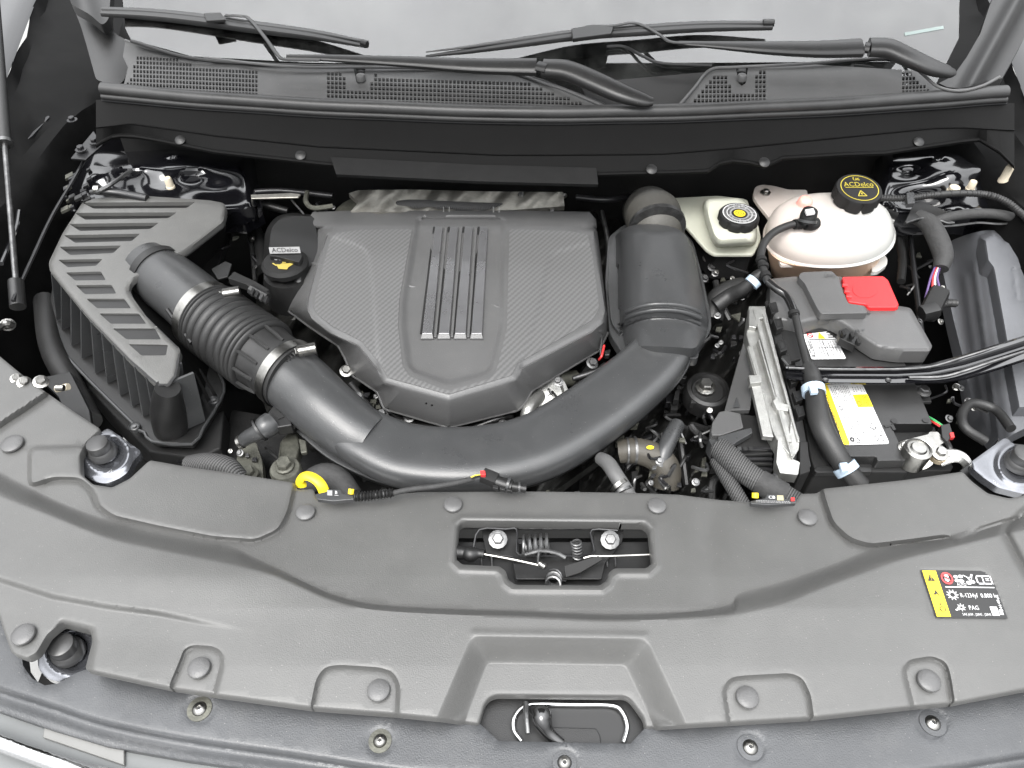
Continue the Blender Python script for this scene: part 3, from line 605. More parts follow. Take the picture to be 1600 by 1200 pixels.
# ---------------------------------------------------------------- bumper strip below
bf = thing('bumper_panel', 'blue-grey front bumper top panel along the bottom edge of the picture', 'bumper', (850, 1160, -.06))
bU = [(-60, 940), (0, 963), (20, 1008), (33, 1016), (36, 1040), (50, 1060), (70, 1071), (90, 1068), (118, 1052)]
bo = bU+[(150, 1040), (333, 1078), (487, 1096), (620, 1106), (720, 1120), (748, 1129), (779, 1158), (985, 1162), (1011, 1134), (1139, 1120), (1272, 1110), (1427, 1094), (1493, 1088), (1600, 1066), (1700, 1052), (1700, 1290), (700, 1290), (458, 1211), (292, 1188), (167, 1166), (83, 1141), (0, 1112), (-60, 1090)]
beadL = [(-60, 1062), (0, 1082), (83, 1108), (167, 1135), (292, 1160), (458, 1184), (700, 1218), (1100, 1235), (1400, 1215), (1600, 1185), (1700, 1168)]
scr = [(312, 1108, 19), (594, 1158, 18), (882, 1192, 19), (1172, 1168, 20), (1457, 1130, 20)]
def bz(X, Y):
    bl = np.interp(X, [p[0] for p in cr(beadL, 4)], [p[1] for p in cr(beadL, 4)]); z = -.012-.02*ss((Y-bl+14)/34)-.0025*np.exp(-((Y-bl)/3)**2)+.004*np.exp(-((Y-bl-12)/8)**2)
    for (x, y, r) in scr: z = z-.0012*ss(1-(np.hypot(X-x, Y-y)-r*1.15)/3)
    for (a, b, c) in ((740, 885, 14), (1150, 1172, 12)): z = z
    return z
relief('bumper_strip', bo, [], bz, trim_m, bf, step=15, fine=3.5, thr=6e-5, skirt=.02, lip=.0015, guides=guide([tuple(p) for p in cr(beadL, 4)], (-14, -10, -6, -3, -1.2, 0, 1.2, 3, 6, 10, 14, 20)))
for (x, y, r) in scr:
    z = zat(bz, x, y); R_ = RW(x, y, z, r)
    w = lathe('washer', [(R_, 0), (R_*1.0, .0012), (R_*.6, .0014), (R_*.55, .0002)], (x, y, z), olive_m if x < 800 else trim_m, bf, seg=28)
    sc = lathe('screw', [(R_*.56, 0), (R_*.56, .0022), (R_*.42, .0046), (R_*.22, .0056), (R_*.2, .003), (R_*.02, .003)], (x, y, z), steel_m, bf, seg=24)
    lathe('torx_socket', [(R_*.17, 0), (R_*.17, .0034), (R_*.01, .0034)], (x, y, z), bprint, sc, seg=6)
prism('grille_panel', [(-60, 1085), (0, 1108), (100, 1140), (250, 1178), (480, 1208), (480, 1300), (-60, 1300)], -.045, .01, pm('grille_plastic', (.11, .115, .115), .5, var=.1), bf)
prism('grille_facet', [(66, 1152), (70, 1130), (120, 1146), (194, 1166), (194, 1196)], -.040, .02, pm('light_grille_plastic', (.15, .15, .145), .5, var=.08), bf)
ct = relief('chrome_trim', [(-60, 1128), (0, 1147), (40, 1164), (100, 1182), (180, 1203), (260, 1222), (240, 1240), (80, 1205), (0, 1175), (-60, 1150)], [], lambda X, Y: -.022+0*X+.004*np.sin((Y-1147-(X)*.36)/24*3.1), chrome_m, bf, step=5, fine=4, skirt=.01)
prism('lower_bumper', [(-60, 1148), (0, 1166), (80, 1196), (200, 1235), (-60, 1300)], -.055, .02, pm('lilac_grey_panel', (.2, .19, .22), .3, coat=.5), bf)
# hook recess
hk = thing('safety_hook', 'black hood safety catch lever inside an oval metal ring at the bottom centre', 'latch', (880, 1140, -.07))
prism('recess_plate', fillet([(745, 1140), (752, 1098), (768, 1082), (980, 1084), (1000, 1110), (1012, 1140), (985, 1175), (775, 1175)], 10), -.028, .004, blk_m, hk, bev=.001)
ov = [(815, 1158), (803, 1140), (804, 1120), (818, 1105), (840, 1100), (900, 1101), (955, 1102), (972, 1112), (980, 1135), (974, 1160)]
tube('oval_ring', [(x, y, -.022) for x, y in ov], .0028, chrome_m, hk, seg=10)
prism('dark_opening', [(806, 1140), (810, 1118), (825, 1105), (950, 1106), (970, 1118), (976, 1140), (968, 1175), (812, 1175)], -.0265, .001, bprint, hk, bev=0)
prism('lever_tongue', fillet([(862, 1136), (932, 1138), (938, 1150), (940, 1180), (866, 1180)], 4), -.022, .003, blk_m, hk, bev=.001)
tube('lever_arm', [(822, 1098, -.014), (823, 1120, -.010), (825, 1146, -.012)], .0032, dsteel_m, hk, seg=10)
tube('lever_knob', [(832, 1108, -.014), (845, 1116, -.008), (848, 1128, -.010), (858, 1146, -.016), (878, 1162, -.02)], [.005, .011, .011, .007, .005], pm('gloss_black_knob', .008, .15, coat=1), hk, seg=16)
# ================================================================ cowl, seal, plenum panels, wipers
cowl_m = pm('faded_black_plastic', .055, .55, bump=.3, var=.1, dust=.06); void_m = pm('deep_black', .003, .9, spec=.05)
cw = thing('cowl_panel', 'black plastic cowl panel with square vent mesh at the foot of the windshield', 'cowl panel', (850, 150, .16))
def cowlz(X, Y): return .168+.00052*(np.interp(X, [150, 850, 1560], [150, 178, 150])-Y)*.8
LO = [(158, 138), (300, 148), (500, 160), (727, 170), (850, 172)]
def sealy(x): return float(np.interp(x, [160, 300, 500, 727, 860, 1060, 1300, 1480, 1560], [136, 149, 162, 171, 173, 170, 160, 148, 141]))
c1 = [(196, 64), (236, 78), (304, 89), (405, 101), (480, 107), (540, 108), (552, 105), (557, 128), (561, 131), (567, 128), (571, 106), (700, 108), (773, 112), (808, 117), (850, 131), (885, 142), (944, 166), (944, 172), (727, 172), (500, 163), (300, 150), (192, 139), (200, 105), (192, 88)]
c2 = [(1061, 165), (1110, 109), (1150, 106), (1154, 130), (1159, 134), (1165, 130), (1169, 105), (1250, 101), (1337, 94), (1390, 92), (1418, 99), (1443, 119), (1467, 138), (1490, 146), (1460, 150), (1300, 162), (1061, 170)]
def gridholes(poly, x0, x1, y0, y1, px_, py_, wx, wy, follow):
    hs_ = []; nxx = int((x1-x0)/px_); nyy = int((y1-y0)/py_)
    for i in range(nxx):
        for j in range(nyy):
            x = x0+i*px_; y = y0+j*py_+follow(x)
            q = [(x, y), (x+wx, y), (x+wx, y+wy), (x, y+wy)]
            X = np.array([a for a, b in q]); Y = np.array([b for a, b in q])
            if sd(X, Y, poly).max() < -2.5: hs_.append(q)
    return hs_
h1 = gridholes([(208, 80), (282, 86), (284, 95), (406, 105), (406, 158), (190, 140), (204, 110)], 198, 406, 60, 160, 5.15, 6.9, 3.5, 5.1, lambda x: (x-200)*.045)
h1 += gridholes([(508, 109), (541, 110), (547, 138), (575, 138), (577, 112), (812, 120), (850, 134), (885, 146), (935, 166), (935, 180), (508, 160)], 511, 940, 92, 180, 6.15, 6.9, 4.3, 5.3, lambda x: (x-511)*.03)
h2 = gridholes([(1072, 165), (1112, 111), (1142, 111), (1146, 140), (1172, 140), (1176, 108), (1202, 107), (1202, 172), (1066, 172)], 1066, 1206, 90, 178, 6.0, 7.2, 4.3, 5.6, lambda x: -(x-1066)*.012)
h2 += gridholes([(1402, 104), (1418, 103), (1440, 122), (1458, 140), (1462, 148), (1402, 156)], 1404, 1462, 80, 160, 5.5, 6.8, 3.9, 5.1, lambda x: -(x-1404)*.04)
for pg, hh, lb in ((c1, h1, 'long vent panel on the left'), (c2, h2, 'shorter vent panel on the right')):
    relief('vent_panel', pg, hh, cowlz, cowl_m, cw, step=30, fine=10, skirt=.004, edge=9, label=lb)
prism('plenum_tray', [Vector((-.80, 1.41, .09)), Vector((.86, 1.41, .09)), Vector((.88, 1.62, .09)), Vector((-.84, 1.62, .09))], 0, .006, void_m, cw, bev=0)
for (x, y) in ((564, 118), (1159, 118)):
    lathe('cowl_clip', [(.0085, -.004), (.009, .004), (.0075, .007), (.003, .0085), (.0002, .0086)], (x, y+4, zat(cowlz, x, y)+.002), eng_m, cw, seg=18)
    tube('clip_slot', [(x, y-14, .188), (x, y-4, .186)], .0085, blk_m, cw, seg=12, flat=.4)
tube('cowl_edge', [(196, 63, .205), (236, 77, .2), (304, 88, .199), (405, 100, .199), (480, 105, .198), (560, 105, .198), (700, 107, .197), (773, 111, .196), (808, 116, .194), (850, 130, .19), (885, 141, .187), (944, 166, .175)], .0028, eng_m, cw, seg=8)
tube('cowl_edge', [(1061, 165, .175), (1085, 137, .184), (1110, 109, .195), (1150, 105, .196), (1250, 100, .198), (1337, 93, .2), (1390, 91, .201), (1418, 97, .199), (1443, 117, .194), (1467, 136, .187), (1500, 142, .184), (1535, 134, .186), (1562, 120, .19)], .0028, eng_m, cw, seg=8)
sl = thing('rubber_seal', 'thick black rubber hood seal running along the front edge of the cowl', 'seal', (850, 180, .15))
sx = [160, 200, 300, 400, 500, 600, 727, 860, 960, 1060, 1180, 1300, 1400, 1480, 1540, 1572]
tube('seal_bulb', [(x, sealy(x)+2, .172) for x in sx], .0125, pm('dull_rubber', .03, .42, bump=.25, bscale=500, var=.3), sl, seg=18, flat=.9)
tube('seal_lip', [(x, sealy(x)+15, .160) for x in sx], .006, rub_m, sl, seg=10)
tube('seal_lip', [(x, sealy(x)+20, .152) for x in sx], .0035, dust_m, sl, seg=8)
# plenum front panel
pn = thing('plenum_panel', 'wide flat black plenum panel hanging below the rubber seal', 'panel', (850, 240, .08))
def y0_(x): return sealy(x)+20
def y1_(x): return float(np.interp(x, [150, 205, 337, 500, 675, 780, 850, 990, 1040, 1162, 1320, 1460, 1505, 1580], [200, 194, 213, 230, 238, 243, 243, 242, 241, 231, 215, 201, 200, 204]))
lx = [150, 159, 175, 189, 210, 236, 337, 506, 700, 850, 941, 1060, 1106, 1124, 1145, 1173, 1194, 1222, 1320, 1383, 1460, 1500, 1530, 1561, 1585]
ly = [229, 223, 215, 213, 214, 218, 238, 257, 270, 274, 273, 270, 268, 256, 252, 255, 261, 248, 242, 240, 228, 222, 219, 238, 262]
secs = []
for x in sorted(set(list(range(150, 1590, 12))+lx)):
    a, b, c = y0_(x), y1_(x), float(np.interp(x, lx, ly))
    if c < b+5: b = c-5
    e = .5 if x < 200 or x > 1500 else 1
    secs.append([P(x, a, .152), P(x, a*.6+b*.4, .140), P(x, b-2.2, .124), P(x, b-.8, .1245), P(x, b+1, .1215), P(x, c-5, .105), P(x, c-2.5, .106), P(x, c, .104), P(x, c+3, .098), P(x, c+2, .085)])
strip('upper_panel', secs, pm('dull_black_panel', .006, .75, spec=.12, bump=.4, bscale=700, var=.15), pn, angle=25)
for (x, y) in ((282, 219), (470, 243), (1018, 265), (1194, 254), (1435, 222)):
    lathe('panel_clip', [(.010, 0), (.010, .002), (.006, .004), (.0002, .0045)], (x, y, .110), blk_m, pn, seg=16, axis=(0, -.5, 1))
lower = [(330, 250), (351, 284), (440, 284), (530, 285), (700, 292), (832, 297), (955, 297), (1060, 300), (1140, 291), (1250, 281), (1365, 291), (1384, 243), (1222, 250), (1100, 266), (900, 272), (600, 262)]
relief('lower_panel', lower, [], lambda X, Y: .085-.0009*(Y-np.interp(X, lx, ly))+.006*np.exp(-((X-1270)/25)**2)-.006*ss((X-1270)/40), pm('dull_black_lower', .016, .8, spec=.12, bump=.4, bscale=700, var=.12), pn, step=12, fine=6, skirt=.01)
fp = tag(prism('foam_pad', [(516, 245), (745, 257), (932, 262), (935, 288), (745, 283), (525, 272)], .118, .012, foam_m, None, bev=.001, dirn=(0, .5, -.8)), 'long dark grey foam pad stuck across the middle of the black panel behind the engine', 'foam pad')
fo = relief('heat_shield', [(545, 302), (560, 297), (640, 296), (760, 299), (880, 300), (882, 322), (800, 328), (700, 330), (600, 332), (548, 330), (560, 316)], [], lambda X, Y: .0+.004*np.sin(X/9+Y/7)*np.sin(X/17)+.012*np.exp(-((X-600)/30)**2), foil_m, None, step=6, fine=3, skirt=.01)
tag(fo, 'crumpled silver-grey foil heat shield behind the engine cover', 'heat shield')
tag(prism('foil_strip', [(388, 304), (455, 301), (470, 303), (466, 308), (390, 310)], .01, .004, foil_m), 'short strip of shiny foil behind the left end of the engine cover', 'foil strip')
# ---- wipers
def wiper(lbl, blade, bw, link, arm, head, tip, zf_):
    w = thing('windshield_wiper', lbl, 'wiper', head[0], 'wipers resting at the foot of the windshield')
    b = tube('wiper_blade', blade, bw, rub_m, w, seg=12, flat=.55, e=2.6)
    tube('blade_spine', [(x, y-r_*0.55, z+.006) for (x, y, z), r_ in zip(blade, [12]*len(blade))], [q*.55 for q in bw], wiper_m, w, seg=10, flat=.6)
    tube('arm_rod', link, .0038, wiper_m, w, seg=10, flat=.6)
    tube('wiper_arm', arm[0], arm[1], wiper_m, w, seg=14, flat=.5, e=3, up=Vector((0, -.5, 1)))
    tube('arm_head', head, tip, wiper_m, w, seg=16, flat=.62, e=2.6, up=Vector((0, -.4, 1)))
    return w
w1 = wiper('left wiper with its blade at the top left and a long arm',
    [(160, 20, .255), (236, 24, .25), (313, 32, .245), (400, 44, .238), (490, 56, .232), (575, 72, .225)], [.010, .013, .0145, .014, .011, .006],
    [(352, 24, .256), (376, 25, .257), (390, 30, .252), (415, 60, .236), (434, 86, .226), (447, 93, .224), (500, 94, .222)],
    ([(448, 89, .222), (520, 91, .222), (640, 97, .222), (740, 103, .222), (838, 105, .222)], [.005, .007, .011, .0145, .017]),
    [(848, 106, .222), (885, 110, .222), (925, 126, .214), (970, 146, .204), (1005, 157, .197), (1020, 159, .195)], [.0175, .0195, .02, .018, .013, .008], None)
w2 = wiper('right wiper with its blade at top centre and its arm pivoting at the right corner',
    [(665, 88, .222), (730, 80, .226), (800, 70, .23), (900, 56, .236), (1000, 49, .24), (1100, 43, .243), (1206, 42, .246)], [.003, .007, .010, .0125, .0125, .012, .009],
    [(920, 44, .248), (960, 40, .252), (985, 36, .254), (1005, 40, .25), (1030, 54, .244), (1052, 66, .238), (1110, 67, .236)],
    ([(1060, 67, .236), (1110, 70, .236), (1200, 75, .234), (1280, 77, .232), (1346, 75, .232)], [.004, .007, .013, .0165, .0185]),
    [(1358, 74, .232), (1388, 76, .232), (1420, 90, .224), (1455, 105, .214), (1480, 112, .208), (1491, 113, .205)], [.019, .02, .019, .017, .013, .007], None)
for w, (x, y, z), (x2, y2, z2) in ((w1, (840, 104, .224), (855, 107, .224)), (w2, (1351, 74, .234), (1358, 75, .234))):
    tube('pivot_joint', [(x, y, z), (x2, y2, z2)], .0145, blk_m, w, seg=12, flat=.6, sub=2)
prism('blade_clip', [(318, 20), (345, 19), (352, 30), (322, 32)], .258, .006, blk_m, w1); prism('blade_clip', [(893, 44), (925, 38), (960, 38), (955, 52), (895, 60)], .252, .008, blk_m, w2)
tube('arm_reflection', [(948, 73, .212), (975, 73, .212), (1005, 88, .208), (1035, 99, .205), (1112, 102, .204)], .003, blk_m, w2, seg=8)  # mirror image of a wiper arm in the glass, built as a tube
tube('wiper_end_cap', [(565, 66, .235), (574, 69, .234)], .006, blk_m, w1, sub=2); tube('wiper_end_cap', [(1192, 36, .252), (1209, 36, .252)], .007, blk_m, w2, sub=2)
# ================================================================ engine cover
ec = thing('engine_cover', 'grey moulded engine cover with twill texture and four dark stripes down the middle', 'engine cover', (700, 500, -.06))
crest = [(522, 357), (557, 353), (890, 355), (928, 361), (933, 400), (944, 470), (946, 486), (942, 503), (925, 518), (816, 575), (806, 593), (701, 624), (600, 597), (589, 576), (560, 540), (515, 518), (488, 497), (481, 484), (482, 466), (497, 410), (512, 366)]
base = [(489, 331), (560, 329), (800, 329), (921, 331), (931, 343), (939, 405), (946, 468), (950, 500), (949, 520), (935, 547), (880, 580), (831, 610), (820, 628), (809, 640), (701, 667), (601, 638), (590, 612), (550, 585), (540, 560), (529, 540), (480, 507), (450, 484), (447, 470), (448, 452), (458, 427), (470, 408), (482, 391), (475, 373), (480, 345)]
chO = fillet([(648, 340), (647, 356), (627, 468), (626, 508), (632, 568), (645, 583), (701, 604), (760, 587), (771, 576), (788, 513), (792, 356), (792, 340)], 6)
chI = fillet([(658, 340), (657, 354), (638, 472), (638, 510), (645, 572), (652, 577), (701, 592), (753, 580), (763, 574), (777, 515), (781, 356), (781, 340)], 5)
panL = [(480, 345), (524, 372), (550, 380), (568, 388), (576, 400), (583, 450), (586, 496), (589, 540), (594, 585), (600, 640), (440, 640), (440, 345)]
panR = [(960, 372), (914, 381), (870, 393), (860, 400), (852, 430), (846, 468), (830, 520), (815, 560), (806, 640), (960, 640)]
bow = ss
def ecz(X, Y):
    ins = inside(X, Y, crest); dc = pd(X, Y, crest, True); db = pd(X, Y, base, True)
    t = np.where(ins, 0, dc/(dc+db+1e-6)); z = .035-.00011*(Y-350)
    rear = ss((358-Y)/6); H = .062*(1-rear)+.03*rear
    z = z+.010*np.sin(np.clip((X-470)/480, 0, 1)*math.pi)-.010
    z = z-np.where(ins, .004*np.exp(-(dc/5.0)**1.5), .004+H*(t**1.15))
    z = z+np.where(ins | (Y < 360), 1, 0)*(bowl(chO, chI, -.008)(X, Y)-.003*ss(-sd(X, Y, panL)/9+.5)-.003*ss(-sd(X, Y, panR)/9+.5))
    return z
relief('cover_shell', base, [], ecz, eng_m, ec, step=10, fine=3, thr=5e-5, skirt=.004, guides=guide(crest, (-3, -1, 1, 4), True)+guide(chO, (-1, 1), True)+guide(chI, (-1, 1), True))
tube('base_lip', [(x, y, zat(ecz, x, y)-.003) for x, y in dens(base[8:26], 12)], .0032, eng_m, ec, seg=8, sub=2)
# twill inserts, proud of the shell by a hair
crin = [(527, 364), (560, 359), (644, 358), (624, 468), (622, 510), (629, 572), (640, 588), (701, 611), (764, 592), (775, 580), (792, 514), (796, 358), (888, 361), (918, 366), (926, 400), (935, 470), (936, 482), (925, 500), (808, 568), (799, 586), (701, 616), (607, 590), (597, 572), (566, 533), (520, 510), (496, 490), (491, 480), (492, 466), (505, 415), (517, 372)]
relief('twill_insert', fillet(crin, 3, 2), [], lambda X, Y: ecz(X, Y)+.0009, carbon_m, ec, step=7, fine=3, thr=4e-5, skirt=.001, edge=4, guides=guide(chO, (-1, 1), True)+guide(chI, (-1, 1), True)+guide(panL[:10], (-4.5, 0, 4.5))+guide(panR, (-4.5, 0, 4.5)))
stripe_m = pm('dark_satin_metal', (.34, .34, .35), .28, metal=.8, var=.1, rvar=.04); gap_m = blk_m
for i, (xt, xb, wt, wb) in enumerate(((680, 659.5, 11.5, 16), (703.5, 685.5, 12, 16.5), (726.5, 711, 12, 16.5), (750, 736.5, 12, 16.5))):
    q = [(xt, 354), (xt+wt, 354), (xb+wb, 521), (xb, 521)]
    zz = [zat(ecz, 715, 365)+.006, zat(ecz, 715, 365)+.006, zat(ecz, 715, 515)+.006, zat(ecz, 715, 515)+.006]
    st = prism('chrome_stripe', [(a, b, z) for (a, b), z in zip(q, zz)], 0, .006, stripe_m, ec, bev=.0008)
    prism('stripe_tip', [(xb, 521.5, zz[2]), (xb+wb, 521.5, zz[2]), (xb+wb+1.5, 529, zz[2]-.004), (xb-2, 529, zz[2]-.004)], 0, .004, eng_m, ec, bev=.0004)
    g0 = [(xt-3.2, 354), (xt-.6, 354), (xb-.8, 521), (xb-3.4, 521)]
    prism('stripe_gap', [(a, b, z-.005) for (a, b), z in zip(g0, zz)], 0, .002, bprint, ec, bev=0)
for i, (xt, xb) in enumerate(((695, 678), (718.5, 704), (742, 729.5))):
    zz = zat(ecz, 715, 365)+.004, zat(ecz, 715, 515)+.003
    prism('divider_rib', [(xt, 354, zz[0]), (xt+4, 354, zz[0]), (xb+4, 526, zz[1]), (xb, 526, zz[1])], 0, .003, eng_m, ec, bev=.0006)
# oil filler
of = thing('oil_filler_cap', 'black oil filler cap with an oil can symbol tucked beside the engine cover', 'oil cap', (440, 425, -.04))
stack('filler_cover', [ringof(fillet([(424, 356), (436, 342), (452, 337), (492, 338), (500, 400), (470, 430), (424, 420), (420, 390)], 8), .0), ringof(fillet([(414, 360), (430, 338), (452, 332), (500, 336), (505, 420), (470, 470), (440, 455), (414, 435), (411, 400)], 10), -.03)], blk_m, of, bev=.002)
lathe('filler_neck', [(.052, -.06), (.05, -.02), (.045, 0)], (452, 425, -.01), blk_m, of, seg=30)
lathe('cap_disc', [(.040, 0), (.041, .01), (.036, .016), (.002, .017)], (447, 418, .0), blkm_m, of, seg=32, scal=(9, .06, .008))
prism('cap_grip', fillet([(424, 392), (470, 392), (472, 400), (468, 410), (430, 400), (420, 400)], 3), .026, .012, blk_m, of, bev=.002)
of_f = quadf((420, 387), (468, 386), (470, 396), (422, 397), .027)
dec('cap_label', [rect(0, 0, 1, 1)], of_f, gprint, of); text('ACDelco', .08, .85, .7, of_f, bprint, of, w=.84)
of_g = quadf((424, 400), (462, 403), (462, 426), (424, 423), .0175)
text('dexos', .1, .3, .3, of_g, gprint, of, w=.8)
dec('oil_can_symbol', [[(.2, .55), (.35, .55), (.45, .45), (.6, .45), (.95, .35), (.9, .45), (.7, .7), (.65, .85), (.3, .85)], stroke((.05, .5), (.22, .65), .07), rect(.45, .36, .6, .42)], of_g, dim_yel, of)
# ================================================================ air filter box
af = thing('air_filter_box', 'black air filter box with a grey louvred lid and ribbed sides on the left', 'air filter', (200, 480, -.2))
lido = fillet([(131, 313), (163, 308), (210, 305), (328, 313), (349, 317), (354, 324), (349, 346), (290, 392), (214, 433), (203, 443), (201, 456), (229, 495), (282, 546), (276, 588), (263, 605), (244, 603), (202, 564), (137, 496), (78, 424), (76, 410), (98, 364)], 5, 3)
R0 = lambda p: (60+p[0]*.3833, 280+p[1]*.3833)
slots = [[(178, 95), (640, 93), (604, 117), (225, 120)], [(148, 137), (565, 135), (528, 159), (190, 165)], [(125, 182), (492, 177), (455, 203), (170, 211)], [(103, 228), (415, 222), (380, 252), (150, 259)], [(85, 275), (338, 270), (305, 301), (130, 309)],
         [(80, 328), (262, 325), (235, 353), (120, 359)], [(112, 380), (255, 376), (275, 411), (150, 413)], [(152, 432), (298, 430), (318, 466), (190, 469)], [(195, 487), (350, 487), (378, 526), (240, 526)], [(248, 547), (410, 547), (440, 589), (295, 589)], [(303, 608), (475, 608), (500, 653), (360, 653)], [(368, 672), (528, 675), (520, 718), (420, 719)]]
slots = [[R0(p) for p in q] for q in slots]
def lidz(X, Y):
    z = .035+.00003*(450-Y); d = pd(X, Y, lido, True)
    z = z+.0035*np.exp(-(pd(X, Y, [(352, 345), (290, 391), (208, 436), (204, 447), (208, 460), (234, 493), (286, 543), (282, 580)])/4)**2)-.004*np.exp(-(d/3.)**2)
    return z
relief('lid', lido, [fillet(q, 2.2, 2) for q in slots], lidz, lid_m, af, step=12, fine=3, skirt=.009, lip=.001, edge=6, guides=guide([(352, 345), (290, 391), (208, 436), (204, 447), (208, 460), (234, 493), (286, 543), (282, 580)], (-5, -2.5, 0, 2.5, 5)))
lidunder = prism('lid_underside', lido, .010, .012, lid_m, af, bev=0)
for q in slots:                                                     # each louvre: a sloping blade under its slot and a dark triangle at its left end
    (a, b, c, d) = q
    mk('louvre_blade', [P(a[0]+5, a[1]-3, .031), P(b[0]+3, b[1]-3, .031), P(c[0]+3, c[1]+3, .013), P(d[0], d[1]+3, .013)], [[0, 3, 2, 1]], lid_m, af, smooth=False)
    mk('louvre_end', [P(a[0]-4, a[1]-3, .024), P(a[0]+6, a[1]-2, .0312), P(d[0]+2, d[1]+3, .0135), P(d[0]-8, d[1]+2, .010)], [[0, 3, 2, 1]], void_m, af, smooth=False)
# body under the lid: walls falling to the flange
flange = [(76, 478), (62, 500), (66, 512), (78, 528), (140, 595), (206, 660), (216, 672), (226, 676), (238, 690), (300, 694), (318, 668), (344, 626), (350, 600), (330, 560), (340, 420), (360, 360), (340, 330), (120, 330), (90, 400)]
prism('flange', fillet(flange, 3, 2), -.085, .012, blk_m, af, bev=.0015)
tube('flange_bead', [(x, y, -.083) for x, y in flange[1:14]], .0025, duct_m, af, seg=6, sub=2)
low_ = [(128, 335), (165, 332), (215, 330), (330, 335), (352, 340), (362, 350), (362, 372), (320, 415), (285, 450), (290, 500), (300, 530), (330, 570), (322, 610), (300, 655), (262, 652), (240, 626), (176, 556), (112, 484), (96, 436), (114, 380)]
N = 60
stack('filter_housing', [ringof(rs(lido, N), .030, N), ringof(rs(lido, N), .008, N), ringof(rs(low_, N), -.088, N)], blk_m, af, angle=60)
# fins down the visible side: top points along the lid edge and the flange
ft_ = rs([(80, 428), (137, 498), (202, 566), (246, 605)], 11, closed=False); fb_ = [(88, 500), (96, 514), (111, 539), (127, 559), (148, 582), (167, 598), (187, 617), (206, 634), (223, 650), (243, 666), (268, 680)]
for i in range(11):
    (x1, y1), (x2, y2) = ft_[i], fb_[i]; inw = Vector((.045, .03, 0)); th = Vector((.7, -.7, 0))*.0022
    vs = [P(x1, y1, .026)+th, P(x2, y2, -.082)+th, P(x2, y2, -.082)+inw+th, P(x1, y1, .026)+inw+th]; vs2 = [v-th*2 for v in vs]
    mk('fin', vs+vs2, [[0, 1, 2, 3], [7, 6, 5, 4]]+[[(k+1) % 4, k, 4+k, 4+(k+1) % 4] for k in range(4)], duct_m, af, smooth=False)
for i in range(7):
    x, y = 268+i*7, 606-i*5
    mk('fin', [P(x, y, .02), P(x+3, y, .02), P(x+12+i*3, y+60-i*3, -.083), P(x+6+i*3, y+62-i*3, -.083)], [[0, 1, 2, 3]], blk_m, af, smooth=False)
tube('corner_pillar', [(262, 606, .025), (262, 640, -.03), (268, 668, -.085)], [.018, .026, .028], blk_m, af, seg=18, sub=4)
for (x, y) in ((80, 525), (211, 668), (335, 627)):
    lathe('lid_screw', [(.009, -.004), (.009, .004), (.0075, .005), (.006, .003), (.0002, .003)], (x, y, -.083), duct_m, af, seg=16); bolt('screw_head', (x, y, -.081), .0034, dsteel_m, af, flange=1.1)
prism('filter_tray', [(70, 520), (80, 505), (230, 640), (300, 660), (350, 640), (345, 700), (310, 716), (232, 706), (140, 610)], -.11, .09, blkm_m, af, bev=.004)
tube('outlet_tube', [(232, 418, .0), (262, 440, .0), (300, 470, -.004), (328, 497, -.008)], [.048, .0525, .0535, .054], duct_m, af, seg=40, angle=50)
tube('tube_collar', [(246, 428, .0), (254, 434, .0)], .0545, blk_m, af, seg=40, sub=2)
tube('rib_line', [(262, 484, .02), (300, 536, .006)], .004, blk_m, af, sub=2, seg=8)
prism('sensor_tab', [(330, 420), (352, 408), (362, 412), (356, 432), (340, 436)], .0, .004, blk_m, af, bev=.001)
sensor = thing('air_sensor', 'small black air flow sensor with its connector at the upper side of the outlet tube', 'sensor', (385, 446, .03))
prism('sensor_body', [(356, 434), (384, 444), (412, 462), (420, 452), (400, 440), (366, 424)], .045, .015, blkm_m, sensor, bev=.001)
tube('connector', [(392, 452, .05), (418, 466, .045)], .009, blk_m, sensor, seg=8, sub=2)
for k in range(4): prism('connector_rib', [(394+k*7, 449+k*4), (398+k*7, 451+k*4), (394+k*7, 460+k*4), (390+k*7, 458+k*4)], .062, .006, dsteel_m if k == 2 else blk_m, sensor, bev=.0004)
# ================================================================ corrugated hose and clamps
bh = thing('corrugated_hose', 'corrugated black rubber intake hose between the filter box and the intake duct', 'hose', (390, 540, -.06))
tube('bellows', [(330, 499, -.008), (340, 506, -.008), (366, 525, -.008), (394, 545, -.009), (412, 558, -.01)], .062, rub_m, bh, seg=48, sub=60, rf=lambda t, L: .90+.13*abs(math.sin(t*math.pi*11))**.6, angle=75)
tube('hose_end', [(410, 556, -.01), (424, 566, -.01), (440, 578, -.012), (458, 590, -.014)], [.056, .053, .0545, .0555], rub_m, bh, seg=44)
for a in (200, 232, 262, 292, 322):
    aa = math.radians(a); t = (P(440, 578, -.012)-P(410, 556, -.01)).normalized(); s_, u_ = frame(t, Vector((0, 0, 1)))
    rr = s_*math.cos(aa+math.pi/2+1.0)+u_*math.sin(aa+math.pi/2+1.0)
    tube('hose_rib', [P(410, 556, -.01)+rr*.058, P(424, 566, -.01)+rr*.057, P(438, 576, -.012)+rr*.054], .003, rub_m, bh, seg=6, sub=2)
